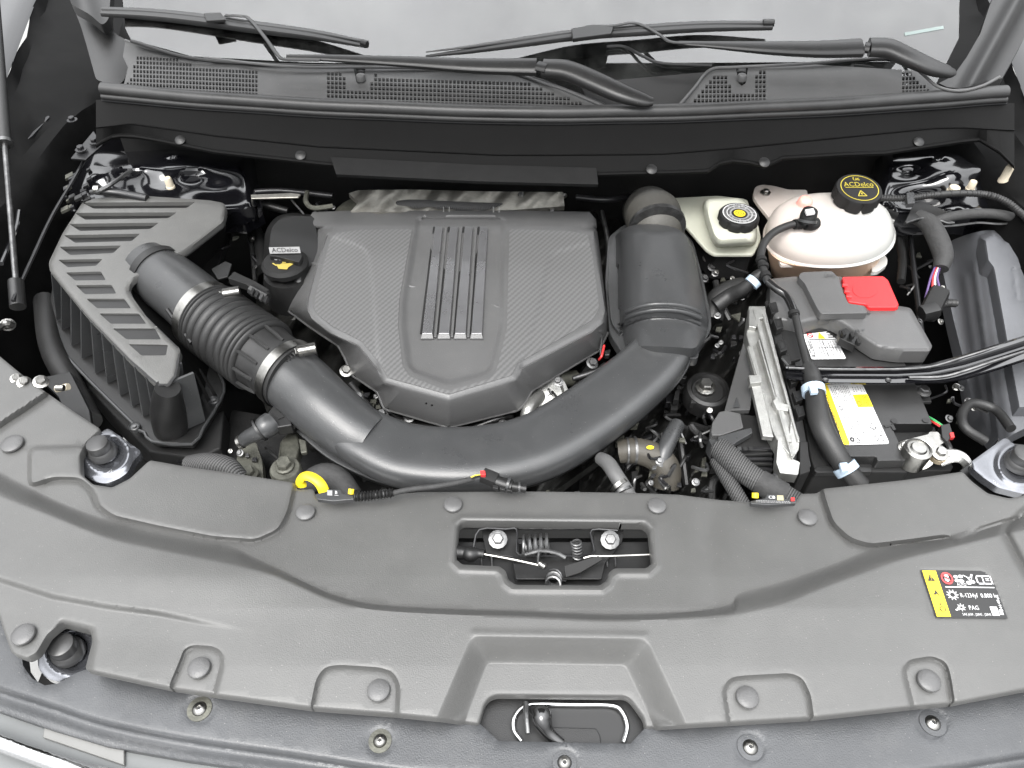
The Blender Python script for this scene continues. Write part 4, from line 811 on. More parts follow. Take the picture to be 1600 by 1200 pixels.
def clamp(lbl, c0, c1, R, sx_, sy_):
    cl = thing('hose_clamp', lbl, 'hose clamp', c0, 'worm drive clamps on the intake hose')
    tube('band', [c0, c1], R, steel_m, cl, seg=60, sub=2, cap=False); tube('band_inner', [c0, c1], R-.0012, dsteel_m, cl, seg=40, sub=2, cap=False)
    z = c0[2]+R*.72; a = P(sx_, sy_, z+.01); t = (V3(c1)-V3(c0)).normalized(); s_, u_ = frame(t, Vector((0, 0, 1))); d_ = Vector((1, .25, .02)).normalized()
    tube('worm_housing', [a-d_*.008, a+d_*.018], .0085, steel_m, cl, seg=12, sub=2, e=3)
    bolt('worm_screw', a-d_*.009, .0052, steel_m, cl, axis=-d_+Vector((0, -.4, .5)), flange=1.45)
    for k in range(7):
        p = a-d_*(.018+.0042*k)+Vector((0, -.0016*k, -.0022*k-.001)); tube('band_thread', [p-t*.007, p+t*.007], .0015, dsteel_m, cl, seg=5, sub=1)
    return cl
clamp('silver hose clamp on the filter box outlet, at the upper end of the corrugated hose', (317, 490, -.007), (329, 498, -.008), .0605, 357, 458)
clamp('silver hose clamp at the lower end of the corrugated hose, beside the intake duct', (444, 580, -.012), (455, 588, -.013), .0575, 475, 547)
# ================================================================ intake duct and resonator
dk = thing('intake_duct', 'wide smooth grey intake duct sweeping under the engine cover to a domed resonator', 'air duct', (760, 710, -.12))
pth = [(452, 588, -.016), (476, 608, -.022), (505, 640, -.034), (560, 684, -.045), (640, 713, -.052), (740, 718, -.052), (832, 700, -.052), (908, 658, -.046), (978, 606, -.038), (1024, 562, -.03), (1040, 524, -.028), (1036, 492, -.03)]
rad = [.0525, .052, .051, .050, .052, .054, .055, .055, .053, .050, .046, .044]
tube('duct_inlet', pth[:2]+[(505, 636, -.028), (550, 672, -.042), (580, 690, -.05)], rad[:2]+[.0505, .048, .044], duct_m, dk, seg=56, sub=10, flat=.92, angle=70)
tube('duct_body', [(528, 654, -.040), (532, 657, -.039), (540, 663, -.038), (552, 671, -.038)]+[(580, 689, -.043)]+pth[4:], [.016, .030, .039, .0445, .048]+rad[4:], duct_m, dk, seg=64, sub=12, flat=.54, e=3.1, angle=70)
tube('duct_flange', [(p[0], p[1]+2, p[2]-.030) for p in pth[2:-1]], [r*1.09 for r in rad[2:-1]], duct_m, dk, seg=28, sub=10, flat=.05, e=6)
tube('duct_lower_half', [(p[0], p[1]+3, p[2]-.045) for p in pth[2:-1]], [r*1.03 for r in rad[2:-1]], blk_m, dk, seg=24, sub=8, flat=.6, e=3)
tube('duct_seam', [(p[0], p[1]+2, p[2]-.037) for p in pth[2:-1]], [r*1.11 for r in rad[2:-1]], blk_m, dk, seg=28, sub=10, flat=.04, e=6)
prism('duct_bracket', [(418, 645), (428, 632), (455, 655), (456, 664), (432, 668)], -.03, .02, blk_m, dk, bev=.002); prism('bracket_window', [(424, 644), (430, 638), (444, 651), (434, 655)], -.0285, .004, bprint, dk, bev=0)
def rez(X, Y):
    cx = 1026+(Y-345)*.10; hw = 64+(Y-345)*.055; u = (X-cx)/hw
    z = -.045+.088*np.power(np.clip(1-np.abs(u)**2.6, 0, 1), .55)
    z = z-.02*ss((368-Y)/26)-.038*ss((Y-468-10*u*u)/7)*0
    uu = (X-1036)/76; arch = 474+26*np.abs(uu)**2.4
    z = z-.032*ss((Y-arch)/26)*(np.abs(u) < 1)
    return z
reo = fillet([(958, 372), (972, 358), (990, 351), (1022, 350), (1052, 354), (1072, 366), (1082, 384), (1094, 430), (1104, 480), (1108, 505), (1104, 520), (1088, 545), (1050, 542), (990, 540), (975, 528), (955, 505), (950, 450), (952, 400)], 10)
def arch(k): return [(1036+76*u, 474+26*abs(u)**2.4+k) for u in [i/12-1 for i in range(25)]]
relief('resonator_dome', reo, [], rez, duct_m, dk, step=8, fine=3, thr=1e-4, skirt=.02, angle=60, guides=[arch(k) for k in (-3, 3, 9, 15, 21, 27)])
for k in (1, 10, 19): tube('dome_ridge', [(x, y, zat(rez, x, y)-.001) for x, y in arch(k)[3:22]], .0042, duct_m, dk, seg=10, sub=3)
prism('resonator_base', fillet([(950, 370), (975, 350), (1060, 350), (1084, 378), (1098, 430), (1111, 490), (1112, 512), (1106, 525), (1092, 544), (1092, 560), (975, 556), (952, 520), (945, 440)], 8), -.052, .02, duct_m, dk, bev=.002)
stack('resonator_lower', [ringof(fillet([(952, 375), (1080, 375), (1106, 510), (1080, 560), (980, 556), (952, 515)], 8), -.068), ringof(fillet([(960, 385), (1075, 385), (1095, 520), (1070, 560), (985, 556), (960, 525)], 8), -.16)], blk_m, dk)
el = tag(tube('rubber_elbow', [(1028, 370, -.03), (1024, 352, -.005), (1020, 338, -.005), (1012, 330, -.035), (1006, 330, -.08)], [.05, .0525, .052, .048, .045], pm('dusty_rubber', (.05, .048, .042), .55, bump=.5, bscale=300, var=.3), None, seg=40, sub=10, angle=60, rf=lambda t, L: 1+.03*math.sin(t*30)), 'dusty dark rubber elbow behind the domed resonator', 'hose')
tube('elbow_clamp', [(1027, 357, .006), (1026, 352, .007)], .0535, dsteel_m, el, seg=40, sub=2)
# ================================================================ brake fluid reservoir
bk = thing('brake_fluid_reservoir', 'small cream plastic brake fluid reservoir with a black and yellow topped cap', 'reservoir', (1130, 370, -.08))
prism('reservoir_flange', fillet([(1044, 309), (1120, 305), (1165, 310), (1185, 350), (1190, 372), (1178, 397), (1116, 397), (1104, 390), (1056, 336)], 5), -.03, .008, res_m, bk, bev=.003, seg=3)
prism('flange_rim', fillet([(1046, 311), (1168, 311), (1186, 372), (1176, 392), (1120, 392), (1108, 386), (1060, 336)], 5), -.038, .008, res_m, bk, bev=.003)
def rz(s, dy=0, c=(1136, 348)): return [(c[0]+(x-c[0])*s, c[1]+(y-c[1])*s+dy) for x, y in fillet([(1098, 312), (1160, 310), (1180, 340), (1184, 368), (1180, 384), (1122, 388), (1112, 378), (1100, 340)], 10, 4)]
stack('reservoir_tank', [ringof(rz(.70, -7), .022), ringof(rz(.82, -6), .020), ringof(rz(.92, -4), .012), ringof(rz(.96, -2), .0), ringof(rz(1.0), -.03)], res_m, bk, angle=50)
prism('reservoir_skirt', fillet([(1062, 330), (1170, 330), (1176, 398), (1118, 398)], 5), -.045, .06, blkm_m, bk)
C0 = (1152, 347, .022); R_ = RW(1152, 345, .03, 31.5)
cap = lathe('reservoir_cap', [(R_*.94, 0), (R_, .003), (R_, .015), (R_*.94, .018), (R_*.86, .0185), (R_*.02, .0185)], C0, blkm_m, bk, seg=72, scal=(8, .09, .0155))
c3 = V3(C0)+Vector((0, 0, .0188))
def capf(c, R): return lambda u, v, k=1: c+Vector(((u-.5)*2*R, -(v-.5)*2*R, .0003*k))
f_ = capf(c3, R_*.86)
dec('cap_label', annulus(.5, .5, .47, .24, 40), f_, gprint, cap); dec('cap_label_rings', annulus(.5, .5, .48, .02, 40)+annulus(.5, .5, .36, .012, 40), f_, wprint, cap, 2)
dec('yellow_disc', [circ(.5, .5, .165, 24)], f_, yprint, cap, 3); dec('disc_symbol', annulus(.5, .5, .12, .02, 20)+annulus(.5, .5, .06, .02, 14), f_, bprint, cap, 4)
tt = []
for k in range(52):
    a = 2*math.pi*k/52
    for r0, r1 in ((.38, .44), (.28, .34)):
        if rnd.random() < .82: tt.append([(.5+r0*math.cos(a), .5+r0*math.sin(a)), (.5+r1*math.cos(a), .5+r1*math.sin(a)), (.5+r1*math.cos(a+.06), .5+r1*math.sin(a+.06)), (.5+r0*math.cos(a+.06), .5+r0*math.sin(a+.06))])
dec('cap_print', tt, f_, bprint, cap, 4)
cap_yel = pm('faded_yellow_print', (.42, .34, .03), .5)
# ================================================================ coolant tank
tk = thing('coolant_tank', 'large translucent white coolant tank with a black screw cap', 'coolant tank', (1295, 400, -.15))
prism('tank_ear', fillet([(1176, 306), (1179, 292), (1190, 288), (1210, 290), (1232, 296), (1262, 296), (1262, 340), (1240, 400), (1215, 380), (1202, 340), (1184, 318)], 6), -.02, .008, tank_m, tk, bev=.003)
bolt('ear_bolt', (1196, 301, -.018), .006, steel_m, tk, flange=1.7)
N = 64
E = lambda cx, cy, rx, ry, z, e=2.2: ell(cx, cy, rx, ry, z, N, e)
stack('tank_top', [E(1298, 318, 14, 5, .058), E(1298, 320, 44, 14, .057), E(1298, 324, 66, 22, .053), E(1298, 331, 82, 30, .045), E(1298, 342, 93, 38, .030), E(1297, 354, 99, 44, .012), E(1297, 362, 101, 48, -.002), E(1296, 367, 100, 49, -.012)], tank_m, tk, angle=60)
stack('tank_seam', [E(1296, 366, 102, 50, -.010), E(1296, 368, 104, 51, -.013), E(1296, 370, 102, 50, -.016)], tank_m, tk, angle=60)
stack('tank_bottom', [E(1292, 372, 95, 46, -.014, 2.6), E(1288, 388, 88, 46, -.06, 3), E(1284, 410, 80, 46, -.14, 3)], pinkr_m, tk, angle=60)
prism('tank_tab', fillet([(1212, 390), (1240, 404), (1262, 414), (1220, 414)], 3), -.018, .006, tank_m, tk, bev=.001)
prism('side_tab', fillet([(1376, 318), (1417, 319), (1419, 327), (1408, 332), (1398, 345), (1380, 345)], 3), .0, .01, tank_m, tk, bev=.002)
prism('side_tab', fillet([(1365, 405), (1380, 396), (1387, 404), (1386, 414), (1372, 424), (1362, 424)], 3), -.05, .01, tank_m, tk, bev=.002)
lathe('vent_nipple', [(.022, -.02), (.015, -.006), (.013, .0), (.0125, .010), (.0095, .014), (.001, .0152)], (1256, 319, .056), pink_m, tk, seg=28, angle=60, axis=(0, -.25, 1))
lathe('neck', [(.034, -.012), (.031, .014)], (1338, 317, .058), tank_m, tk, seg=36)
K = (1335, 311, .062); R_ = RW(1335, 298, .08, 36); axc = Vector((.0, -.12, 1)).normalized()
tc_ = lathe('tank_cap', [(R_*.9, -.004), (R_*1.0, .001), (R_*1.0, .020), (R_*.95, .0245), (R_*.84, .0255), (R_*.01, .0255)], K, blkm_m, tk, seg=96, scal=(8, .10, .021), axis=axc)
s_, u_ = frame(axc, Vector((0, 1, 0))); cc = V3(K)+axc*.0258
def capf2(u, v, k=1): return cc+Vector(((u-.5)*2*R_*.84, -(v-.5)*2*R_*.84, -(v-.5)*2*R_*.84*.12+.0003*k))
dec('cap_print_ring', annulus(.5, .5, .48, .022, 40)+[stroke((.5, .6), (.39, .8), .025), stroke((.39, .8), (.61, .8), .025), stroke((.61, .8), (.5, .6), .025), stroke((.5, .68), (.5, .75), .03), stroke((.44, .08), (.42, .16), .02), stroke((.46, .17), (.54, .17), .02)], capf2, cap_yel, tc_, 1)
text('ACDelco', .12, .45, .17, capf2, cap_yel, tc_, w=.76); text('US', .40, .22, .1, capf2, cap_yel, tc_, w=.18); dec('cap_bar', [rect(.14, .47, .86, .49)], capf2, cap_yel, tc_)
# ================================================================ vent hose with quick connector
vh = thing('vent_hose', 'thin black hose looping from the white tank down past the battery into a thick hose', 'hose', (1230, 500, -.06))
tube('connector_body', [(1259, 351, .060), (1263, 338, .072), (1266, 330, .076)], [.0125, .0145, .0135], blkm_m, vh, seg=16)
tube('connector_ring', [(1261, 347, .064), (1262, 343, .068)], .0165, duct_m, vh, seg=20, sub=2)
prism('white_tab', [(1258, 327), (1271, 325), (1274, 332), (1261, 334)], .090, .005, wprint, vh, bev=.0008)
tube('connector_elbow', [(1259, 351, .058), (1268, 352, .056), (1274, 350, .057), (1271, 345, .060)], .0095, blkm_m, vh, seg=14)
thin = [(1270, 352, .056), (1245, 350, .055), (1228, 354, .052), (1208, 364, .048), (1194, 380, .042), (1189, 397, .036), (1190, 410, .032), (1194, 425, .028), (1200, 440, .024), (1214, 452, .022), (1228, 462, .020), (1237, 478, .018), (1243, 495, .014), (1249, 520, .008), (1255, 545, .002), (1262, 572, -.002), (1268, 588, -.004)]
tube('hose_run', thin, [.0065, .0068, .0068, .0068, .0068, .0068, .0068, .0066, .0064, .0062, .006, .006, .006, .006, .006, .006, .006], rub_m, vh, seg=16)
tube('shiny_sleeve', thin[8:13], .0068, pm('gloss_black_tube', .012, .18, coat=.6), vh, seg=14)
for a, b in (((1241, 351, .055), (1246, 350, .055)), ((1248, 350.5, .055), (1253, 350.5, .055)), ((1189, 404, .034), (1190, 409, .033)), ((1192, 414, .031), (1193, 419, .030)), ((1195, 428, .027), (1197, 434, .026)), ((1240, 488, .015), (1241, 493, .014)), ((1263, 575, -.002), (1265, 581, -.003))):
    tube('hose_collar', [a, b], .0092, blkm_m, vh, seg=16, sub=2)
tube('branch', [(1194, 424, .026), (1185, 430, .018), (1174, 440, .006), (1160, 452, -.01), (1140, 462, -.03), (1118, 478, -.045)], [.008, .010, .011, .012, .013, .014], rub_m, vh, seg=16)
tube('blue_band', [(1180, 437, .013), (1173, 444, .007)], .0135, blue_m, vh, seg=18, sub=2)
tube('tube_joint', [(1262, 572, -.002), (1268, 586, -.004), (1272, 604, -.008)], [.012, .0135, .0135], rub_m, vh, seg=18)
tube('thick_hose', [(1270, 596, -.006), (1275, 625, -.010), (1279, 650, -.014), (1288, 676, -.02), (1305, 706, -.032), (1322, 732, -.045), (1345, 760, -.06)], [.0135, .0155, .0165, .0165, .016, .0145, .0145], rub_m, vh, seg=22)
for c0, c1 in (((1270, 605, -.008), (1272, 616, -.010)), ((1318, 727, -.042), (1326, 738, -.047))):
    b = tube('blue_clamp', [c0, c1], .0178, blue_m, vh, seg=20, sub=2, cap=True)
    q = V3(c0)+Vector((.0, 0, .016)); w_ = V3(c1)-V3(c0)
    prism('clamp_lug', [(c0[0]-6, c0[1]-4, c0[2]+.02), (c0[0]+6, c0[1]-5, c0[2]+.02), (c0[0]+9, c0[1]+8, c0[2]+.02), (c0[0]-2, c0[1]+9, c0[2]+.02)], 0, .006, blue_m, vh, bev=.0008)
# ================================================================ battery, cover box, brace
ft = thing('fuse_box', 'dark grey battery top fuse box with a raised block and a latch', 'fuse box', (1320, 500, -.08))
fbo = [(1203, 436), (1240, 432), (1316, 432), (1326, 473), (1352, 476), (1358, 480), (1404, 478), (1423, 481), (1457, 541), (1453, 549), (1408, 549), (1372, 544), (1350, 530), (1326, 512), (1306, 500), (1288, 497), (1250, 507), (1212, 500), (1203, 478)]
def fzz(X, Y):
    d = pd(X, Y, fbo, True); z = -.002-.0035*np.exp(-(d/3.5)**2)
    z = z+.010*ss(-sd(X, Y, [(1246, 430), (1251, 424), (1301, 422), (1311, 432), (1318, 455), (1327, 474), (1350, 476), (1359, 489), (1282, 491), (1276, 484), (1257, 442)])/4+.5)
    z = z-.003*ss(-sd(X, Y, [(1206, 450), (1240, 450), (1262, 482), (1210, 480)])/4+.5)*0+.0012*np.sin(X/6.)*np.exp(-((X-1228)/22)**2-((Y-466)/16)**2)
    return z
relief('box_lid', fillet(fbo, 5, 3), [], fzz, eng_m, ft, step=9, fine=2.6, skirt=.026, lip=.001, edge=4)
prism('raised_block', fillet([(1247, 432), (1252, 425), (1300, 423), (1310, 433), (1317, 455), (1326, 474), (1349, 477), (1357, 489), (1283, 490), (1277, 482), (1257, 442)], 4, 3), .012, .014, eng_m, ft, bev=.0025, seg=3)
prism('box_side', fillet([(1206, 446), (1310, 446), (1356, 490), (1418, 490), (1450, 545), (1450, 556), (1405, 560), (1358, 552), (1325, 525), (1300, 514), (1250, 520), (1214, 512)], 5), -.03, .03, blkm_m, ft)
prism('box_latch', [(1311, 516), (1322, 512), (1343, 528), (1337, 540), (1312, 528)], -.006, .016, blk_m, ft, bev=.001)
for (x, y) in ((1315, 516), (1328, 519), (1338, 529)): prism('latch_tooth', [(x, y), (x+4, y-2), (x+8, y+6), (x+3, y+7)], .004, .008, blkm_m, ft, bev=.0006)
lf2 = quadf((1285, 505), (1340, 505), (1356, 520), (1300, 520), fzz)
text('LIFT', .75, .5, .3, quadf((1330, 504), (1352, 500), (1356, 508), (1334, 512), fzz), gprint, ft, w=.001)
text('LAVO', 0, 1, .8, quadf((1286, 428), (1304, 428), (1306, 434), (1288, 434), lambda X, Y: .0125+0*X), duct_m, ft, w=1)
text('B+', 0, 1, .8, quadf((1334, 516), (1350, 512), (1352, 518), (1336, 522), fzz), duct_m, ft, w=1)
rc = tag(prism('red_terminal_cover', fillet([(1316, 432), (1380, 431), (1388, 437), (1405, 476), (1402, 480), (1357, 480), (1353, 475), (1325, 471)], 3), .006, .014, red_m, None, bev=.002, seg=3), 'bright red plastic flap over the positive battery terminal', 'terminal cover')
for (x, y) in ((1320, 446), (1323, 456), (1326, 464)): tube('hinge_knuckle', [(x-4, y, .006), (x+4, y+1, .006)], .0035, red_m, rc, seg=8, sub=2)
prism('embossed_disc', [(1352+20*math.cos(a*.3142), 452+13*math.sin(a*.3142)) for a in range(20)], .0068, .001, red_m, rc, bev=.0003)
prism('flap_lip', [(1356, 478, .003), (1402, 478, .003), (1404, 481, .002), (1357, 482, .002)], 0, .01, red_m, rc, bev=.001)
bt = thing('battery', 'black car battery with a yellow and white warning label', 'battery', (1360, 660, -.2))
bto = [(1234, 505), (1400, 540), (1432, 603), (1457, 662), (1391, 662), (1418, 719), (1371, 720), (1369, 713), (1298, 713), (1290, 700), (1262, 640), (1240, 560)]
prism('battery_case', fillet(bto, 3), -.036, .02, pm('battery_plastic', .02, .38, bump=.3, bscale=700, var=.25, vscale=20), bt, bev=.003, seg=3)
prism('battery_body', fillet([(1250, 520), (1400, 545), (1450, 664), (1424, 720), (1420, 738), (1275, 736), (1268, 720), (1245, 600)], 4), -.056, .14, blkm_m, bt, bev=.003)
prism('battery_ledge', [(1272, 734), (1278, 728), (1362, 730), (1362, 737), (1276, 738)], -.05, .01, blk_m, bt, bev=.001)
prism('terminal_shelf', [(1398, 668), (1460, 666), (1490, 730), (1486, 736), (1410, 736), (1418, 718)], -.058, .03, blkm_m, bt, bev=.002)
prism('shelf_wall', [(1393, 664, -.037), (1456, 664, -.037), (1458, 670, -.05), (1396, 672, -.05)], 0, .012, blk_m, bt, bev=0)
prism('case_slot', [(1381, 664), (1396, 663), (1400, 671), (1396, 672), (1392, 666), (1384, 668)], -.0345, .002, bprint, bt, bev=0)
for (x, y) in ((1397, 658), (1446, 657)): lathe('case_hole', [(.005, 0), (.005, .001), (.0001, .001)], (x, y, -.0355), bprint, bt, seg=14)
fB = quadf((1283, 602), (1347, 600), (1390, 694), (1318, 696), lambda X, Y: -.0358+0*X)
dec('label', [fillet([(0, 0), (1, 0), (1, 1), (0, 1)], .06, 3)], fB, wprint, bt)
dec('yellow_strip', [fillet([(0, 0), (.14, 0), (.14, 1), (0, 1)], .03, 2), rect(.65, .18, 1, .39)], fB, yprint, bt, 2)
text('⚠ DANGER/POISON'.replace('⚠', 'A'), .035, .80, .085, fB, bprint, bt, w=.62, rot=3, k=3)
pr = []; r2 = random.Random(3)
def lines(u0, v0, u1, v1, nl, w=.012):                                  # fine print running up the label
    for i in range(nl):
        u = u0+(u1-u0)*(i+.5)/nl; v = v1
        while v > v0+.01:
            L = r2.uniform(.01, .035)
            if r2.random() < .86: pr.append(rect(u-w/2, max(v0, v-L), u+w/2, v))
            v -= L+.009
lines(.17, .03, .62, .29, 11); lines(.17, .42, .62, .58, 10); lines(.17, .66, .36, .86, 5); lines(.36, .62, .62, .95, 7); lines(.66, .42, .98, .66, 8); lines(.66, .75, .8, .86, 3); lines(.84, .75, .98, .86, 4); lines(.68, .05, .98, .15, 5)
pr += [rect(.16, .345, .62, .352), rect(.16, .61, .62, .617), rect(.64, .4, .648, .98), rect(.66, .735, .99, .742)]
pr += annulus(.24, .40, .045, .012, 16, .8)+annulus(.22, .92, .05, .03, 16, .8)+[stroke((.34, .89), (.30, .97), .01), stroke((.34, .89), (.38, .97), .01), stroke((.30, .97), (.38, .97), .01), stroke((.72, .72), (.79, .66), .01), stroke((.79, .66), (.86, .72), .01), stroke((.86, .72), (.79, .78), .01), stroke((.79, .78), (.72, .72), .01)]+annulus(.76, .91, .045, .012, 8)+annulus(.88, .91, .05, .012, 8)+annulus(.71, .33, .05, .012, 16, .8)
lines(.76, .2, .98, .37, 6)
dec('fine_print', pr, fB, bprint, bt, 3)
fD = quadf((1253, 518), (1301, 518), (1322, 561), (1268, 562), lambda X, Y: -.0355+0*X)
dec('label', [fillet([(0, 0), (.8, 0), (1, .3), (1, 1), (0, 1)], .05, 2)], fD, wprint, bt); text('ACDelco', .16, .95, .16, fD, bprint, bt, w=.58, rot=3, k=3)
dec('orange_panel', [[(.42, .28), (.52, .04), (.66, .28)]], fD, yprint, bt, 2); dec('red_ring', annulus(.2, .16, .1, .03, 14, .9)+[stroke((.12, .1), (.28, .22), .03)], fD, rprint, bt, 2)
pr = []; lines(.3, .36, .95, .93, 8, .02); pr += [rect(.1, .31, .95, .33), rect(.75, .05, .95, .08), rect(.75, .14, .95, .17), rect(.75, .22, .95, .25), rect(.52, .34, .53, .95), rect(.3, .6, .95, .61)]
dec('fine_print', pr, fD, bprint, bt, 3)
# negative terminal
nt_ = thing('battery_terminal', 'silver negative battery clamp with bolts and a braided strap', 'terminal clamp', (1434, 705, -.06))
lathe('post', [(.020, -.03), (.0205, -.004), (.0195, .003), (.016, .0045), (.0155, .003), (.012, .0035), (.010, .0065), (.0005, .007)], (1434, 703, -.025), steel_m, nt_, seg=32)
prism('clamp_plate', fillet([(1404, 690), (1425, 684), (1450, 678), (1452, 674), (1466, 674), (1478, 690), (1460, 702), (1440, 716), (1416, 714), (1406, 700)], 3), -.034, .006, steel_m, nt_, bev=.001)
tube('clamp_ring', [(1434, 712, -.052), (1434, 710, -.044)], .0235, steel_m, nt_, seg=30, sub=2)
bolt('clamp_bolt', (1414, 698, -.034), .0065, steel_m, nt_, axis=(-.3, -.3, 1)); bolt('clamp_bolt', (1468, 708, -.03), .0075, steel_m, nt_, axis=(0, -.2, 1), flange=1.7)
lathe('strap_eye', [(.012, -.008), (.0125, .0), (.008, .001)], (1467, 711, -.034), pm('brassy_metal', (.5, .42, .3), .4, metal=.9, var=.2), nt_, seg=24)
tube('ground_strap', [(1466, 718, -.042), (1485, 712, -.034), (1500, 714, -.034), (1509, 722, -.04), (1512, 736, -.055), (1511, 750, -.08)], .0125, white_m if False else alu_m, nt_, seg=14, flat=.35)
tube('ground_strap', [(1480, 708, -.032), (1498, 709, -.030), (1512, 718, -.036), (1516, 734, -.052), (1516, 750, -.08)], .006, wprint, nt_, seg=10, flat=.35)
tube('sensor_cable', [(1450, 655, -.05), (1462, 662, -.04), (1474, 670, -.038)], .002, wire_m['red'], nt_, seg=6); tube('sensor_cable', [(1448, 650, -.05), (1460, 657, -.04), (1476, 668, -.038)], .002, wire_m['green'], nt_, seg=6)
prism('sensor_plug', [(1470, 664), (1484, 661), (1490, 680), (1480, 690), (1472, 682)], -.03, .015, blk_m, nt_, bev=.001); prism('plug_clip', [(1484, 676), (1490, 675), (1492, 683), (1486, 684)], -.028, .006, wire_m['red'], nt_, bev=.0005)
tube('plug_cable', [(1478, 688, -.035), (1484, 700, -.034), (1486, 712, -.04)], .004, blk_m, nt_, seg=8)
bolt('hold_bolt', (1442, 612, -.038), .008, dsteel_m, nt_); prism('hold_plate', [(1424, 602), (1448, 602), (1456, 628), (1440, 628)], -.046, .006, blk_m, nt_, bev=.001)
# brace bar
br = thing('brace_bar', 'glossy black pressed steel brace bar crossing above the battery', 'brace', (1420, 580, -.05))
up_ = [(1225, 571), (1300, 573), (1400, 573), (1452, 569), (1506, 554), (1560, 537), (1700, 492)]; lw_ = [(1225, 592), (1284, 600), (1400, 601), (1469, 599), (1506, 594), (1560, 578), (1700, 532)]
secs = []
for i, x in enumerate(range(1228, 1700, 8)):
    u = float(np.interp(x, *zip(*up_))); l = float(np.interp(x, *zip(*lw_))); z = .0+.03*ss((x-1440)/200)
    prof = [(0, -.016), (.0, 0), (.08, .002), (.2, .001), (.27, -.004), (.36, -.004), (.42, .0), (.5, .0), (.56, -.005), (.9, -.007), (.96, -.005), (1.0, -.007), (1.0, -.016)]
    secs.append([P(x, u+(l-u)*a, z+b) for a, b in prof])
strip('bar', secs, paint_m, br, angle=20, flip=False)
tube('bar_edge', [(x, u+1, z) for x, u, z in ((1232, 574, .002), (1300, 576, .002), (1400, 576, .002), (1454, 572, .003), (1506, 557, .01), (1560, 540, .02), (1690, 498, .032))], .0022, dsteel_m, br, seg=8)
tube('bar_edge', [(x, u, z) for x, u, z in ((1420, 590, -.001), (1470, 589, .001), (1506, 580, .008), (1560, 562, .018), (1690, 520, .03))], .0028, dsteel_m, br, seg=8)
for (x, y) in ((1290, 594), (1282, 583), (1395, 584), (1388, 594)): lathe('bar_hole', [(.0045, 0), (.0045, .0012), (.003, .001), (.0001, -.001)], (x, y, -.006), dsteel_m, br, seg=14)
# ================================================================ engine control module and bracket
em = thing('control_module', 'finned cast aluminium engine control module standing on edge left of the battery', 'control module', (1200, 620, -.15))
prism('module_case', [(1172, 478, .0), (1195, 478, .0), (1248, 680, -.03), (1248, 700, -.03), (1238, 716, -.03), (1216, 690, -.03), (1206, 672, -.03), (1192, 620, -.022), (1176, 560, -.012), (1166, 522, -.008)], 0, .03, alu_m, em, bev=.002)
for (x1, y1, x2, y2, z1, z2, w_) in ((1176, 482, 1231, 690, .006, -.024, 7), (1191, 490, 1246, 690, .005, -.025, 4), (1184, 530, 1236, 712, .003, -.027, 3), (1168, 540, 1186, 600, -.002, -.012, 3)):
    prism('cooling_fin', [(x1, y1, z1), (x1+w_, y1, z1), (x2+w_, y2, z2), (x2, y2, z2)], 0, .018, alu_m, em, bev=.0012)
prism('module_step', [(1167, 542, -.004), (1176, 540, -.004), (1190, 592, -.012), (1182, 596, -.014)], 0, .012, alu_m, em, bev=.001)
prism('module_face', [(1172, 592, -.014), (1186, 590, -.014), (1209, 683, -.03), (1192, 681, -.032)], 0, .01, alu_m, em, bev=.001)
prism('module_boss', [(1170, 586, -.006), (1190, 585, -.006), (1190, 597, -.008), (1172, 599, -.008)], 0, .012, alu_m, em, bev=.001)
prism('module_boss', [(1170, 478, .005), (1196, 478, .005), (1198, 496, .003), (1184, 498, .003), (1182, 512, .002), (1170, 510, .002)], 0, .012, alu_m, em, bev=.0015)
prism('module_boss', [(1208, 626, -.012), (1214, 618, -.012), (1218, 628, -.014), (1232, 632, -.014), (1232, 642, -.016), (1214, 640, -.016)], 0, .01, alu_m, em, bev=.001)
prism('module_foot', fillet([(1216, 684, -.028), (1230, 680, -.028), (1236, 716, -.034), (1250, 722, -.034), (1247, 742, -.038), (1219, 739, -.038), (1213, 722, -.034)], 2), 0, .02, alu_m, em, bev=.002)
prism('module_corner', fillet([(1236, 655, -.022), (1249, 684, -.026), (1248, 702, -.03), (1238, 718, -.032), (1232, 700, -.03)], 2), 0, .02, alu_m, em, bev=.002)
prism('side_plate', [(1168, 514, -.02), (1178, 590, -.03), (1172, 640, -.045), (1132, 642, -.06), (1140, 612, -.055), (1160, 540, -.03)], 0, .01, pm('mid_grey_plastic', .05, .5, var=.1), em, bev=.001)
prism('embossed_triangle', [(1151, 620, -.049), (1156, 636, -.049), (1146, 636, -.049)], 0, .001, duct_m, em, bev=0)
bx = thing('module_bracket', 'black plastic bracket frame between the control module and the battery', 'bracket', (1230, 600, -.15))
prism('bracket_rail', [(1195, 470, -.01), (1208, 470, -.01), (1232, 560, -.02), (1252, 640, -.03), (1268, 728, -.04), (1254, 738, -.04), (1240, 640, -.03), (1212, 540, -.02)], 0, .04, blk_m, bx, bev=.002)
for (x, y, z) in ((1212, 505, .0), (1218, 540, -.004), (1224, 562, -.01), (1235, 590, -.014), (1246, 642, -.02), (1204, 480, .0), (1242, 618, -.02)):
    prism('bracket_clip', [(x-4, y-6), (x+9, y-9), (x+13, y+6), (x+2, y+10)], z, .014, blk_m, bx, bev=.001); prism('clip_window', [(x, y-3), (x+6, y-5), (x+8, y+3), (x+3, y+5)], z+.0006, .002, bprint, bx, bev=0)
prism('bracket_plate', [(1203, 480, -.02), (1236, 478, -.02), (1252, 560, -.03), (1232, 566, -.03), (1215, 520, -.025)], 0, .02, blkm_m, bx, bev=.002)
prism('bracket_wall', [(1250, 690, -.03), (1262, 690, -.03), (1266, 736, -.035), (1250, 742, -.035)], 0, .05, blkm_m, bx, bev=.001)
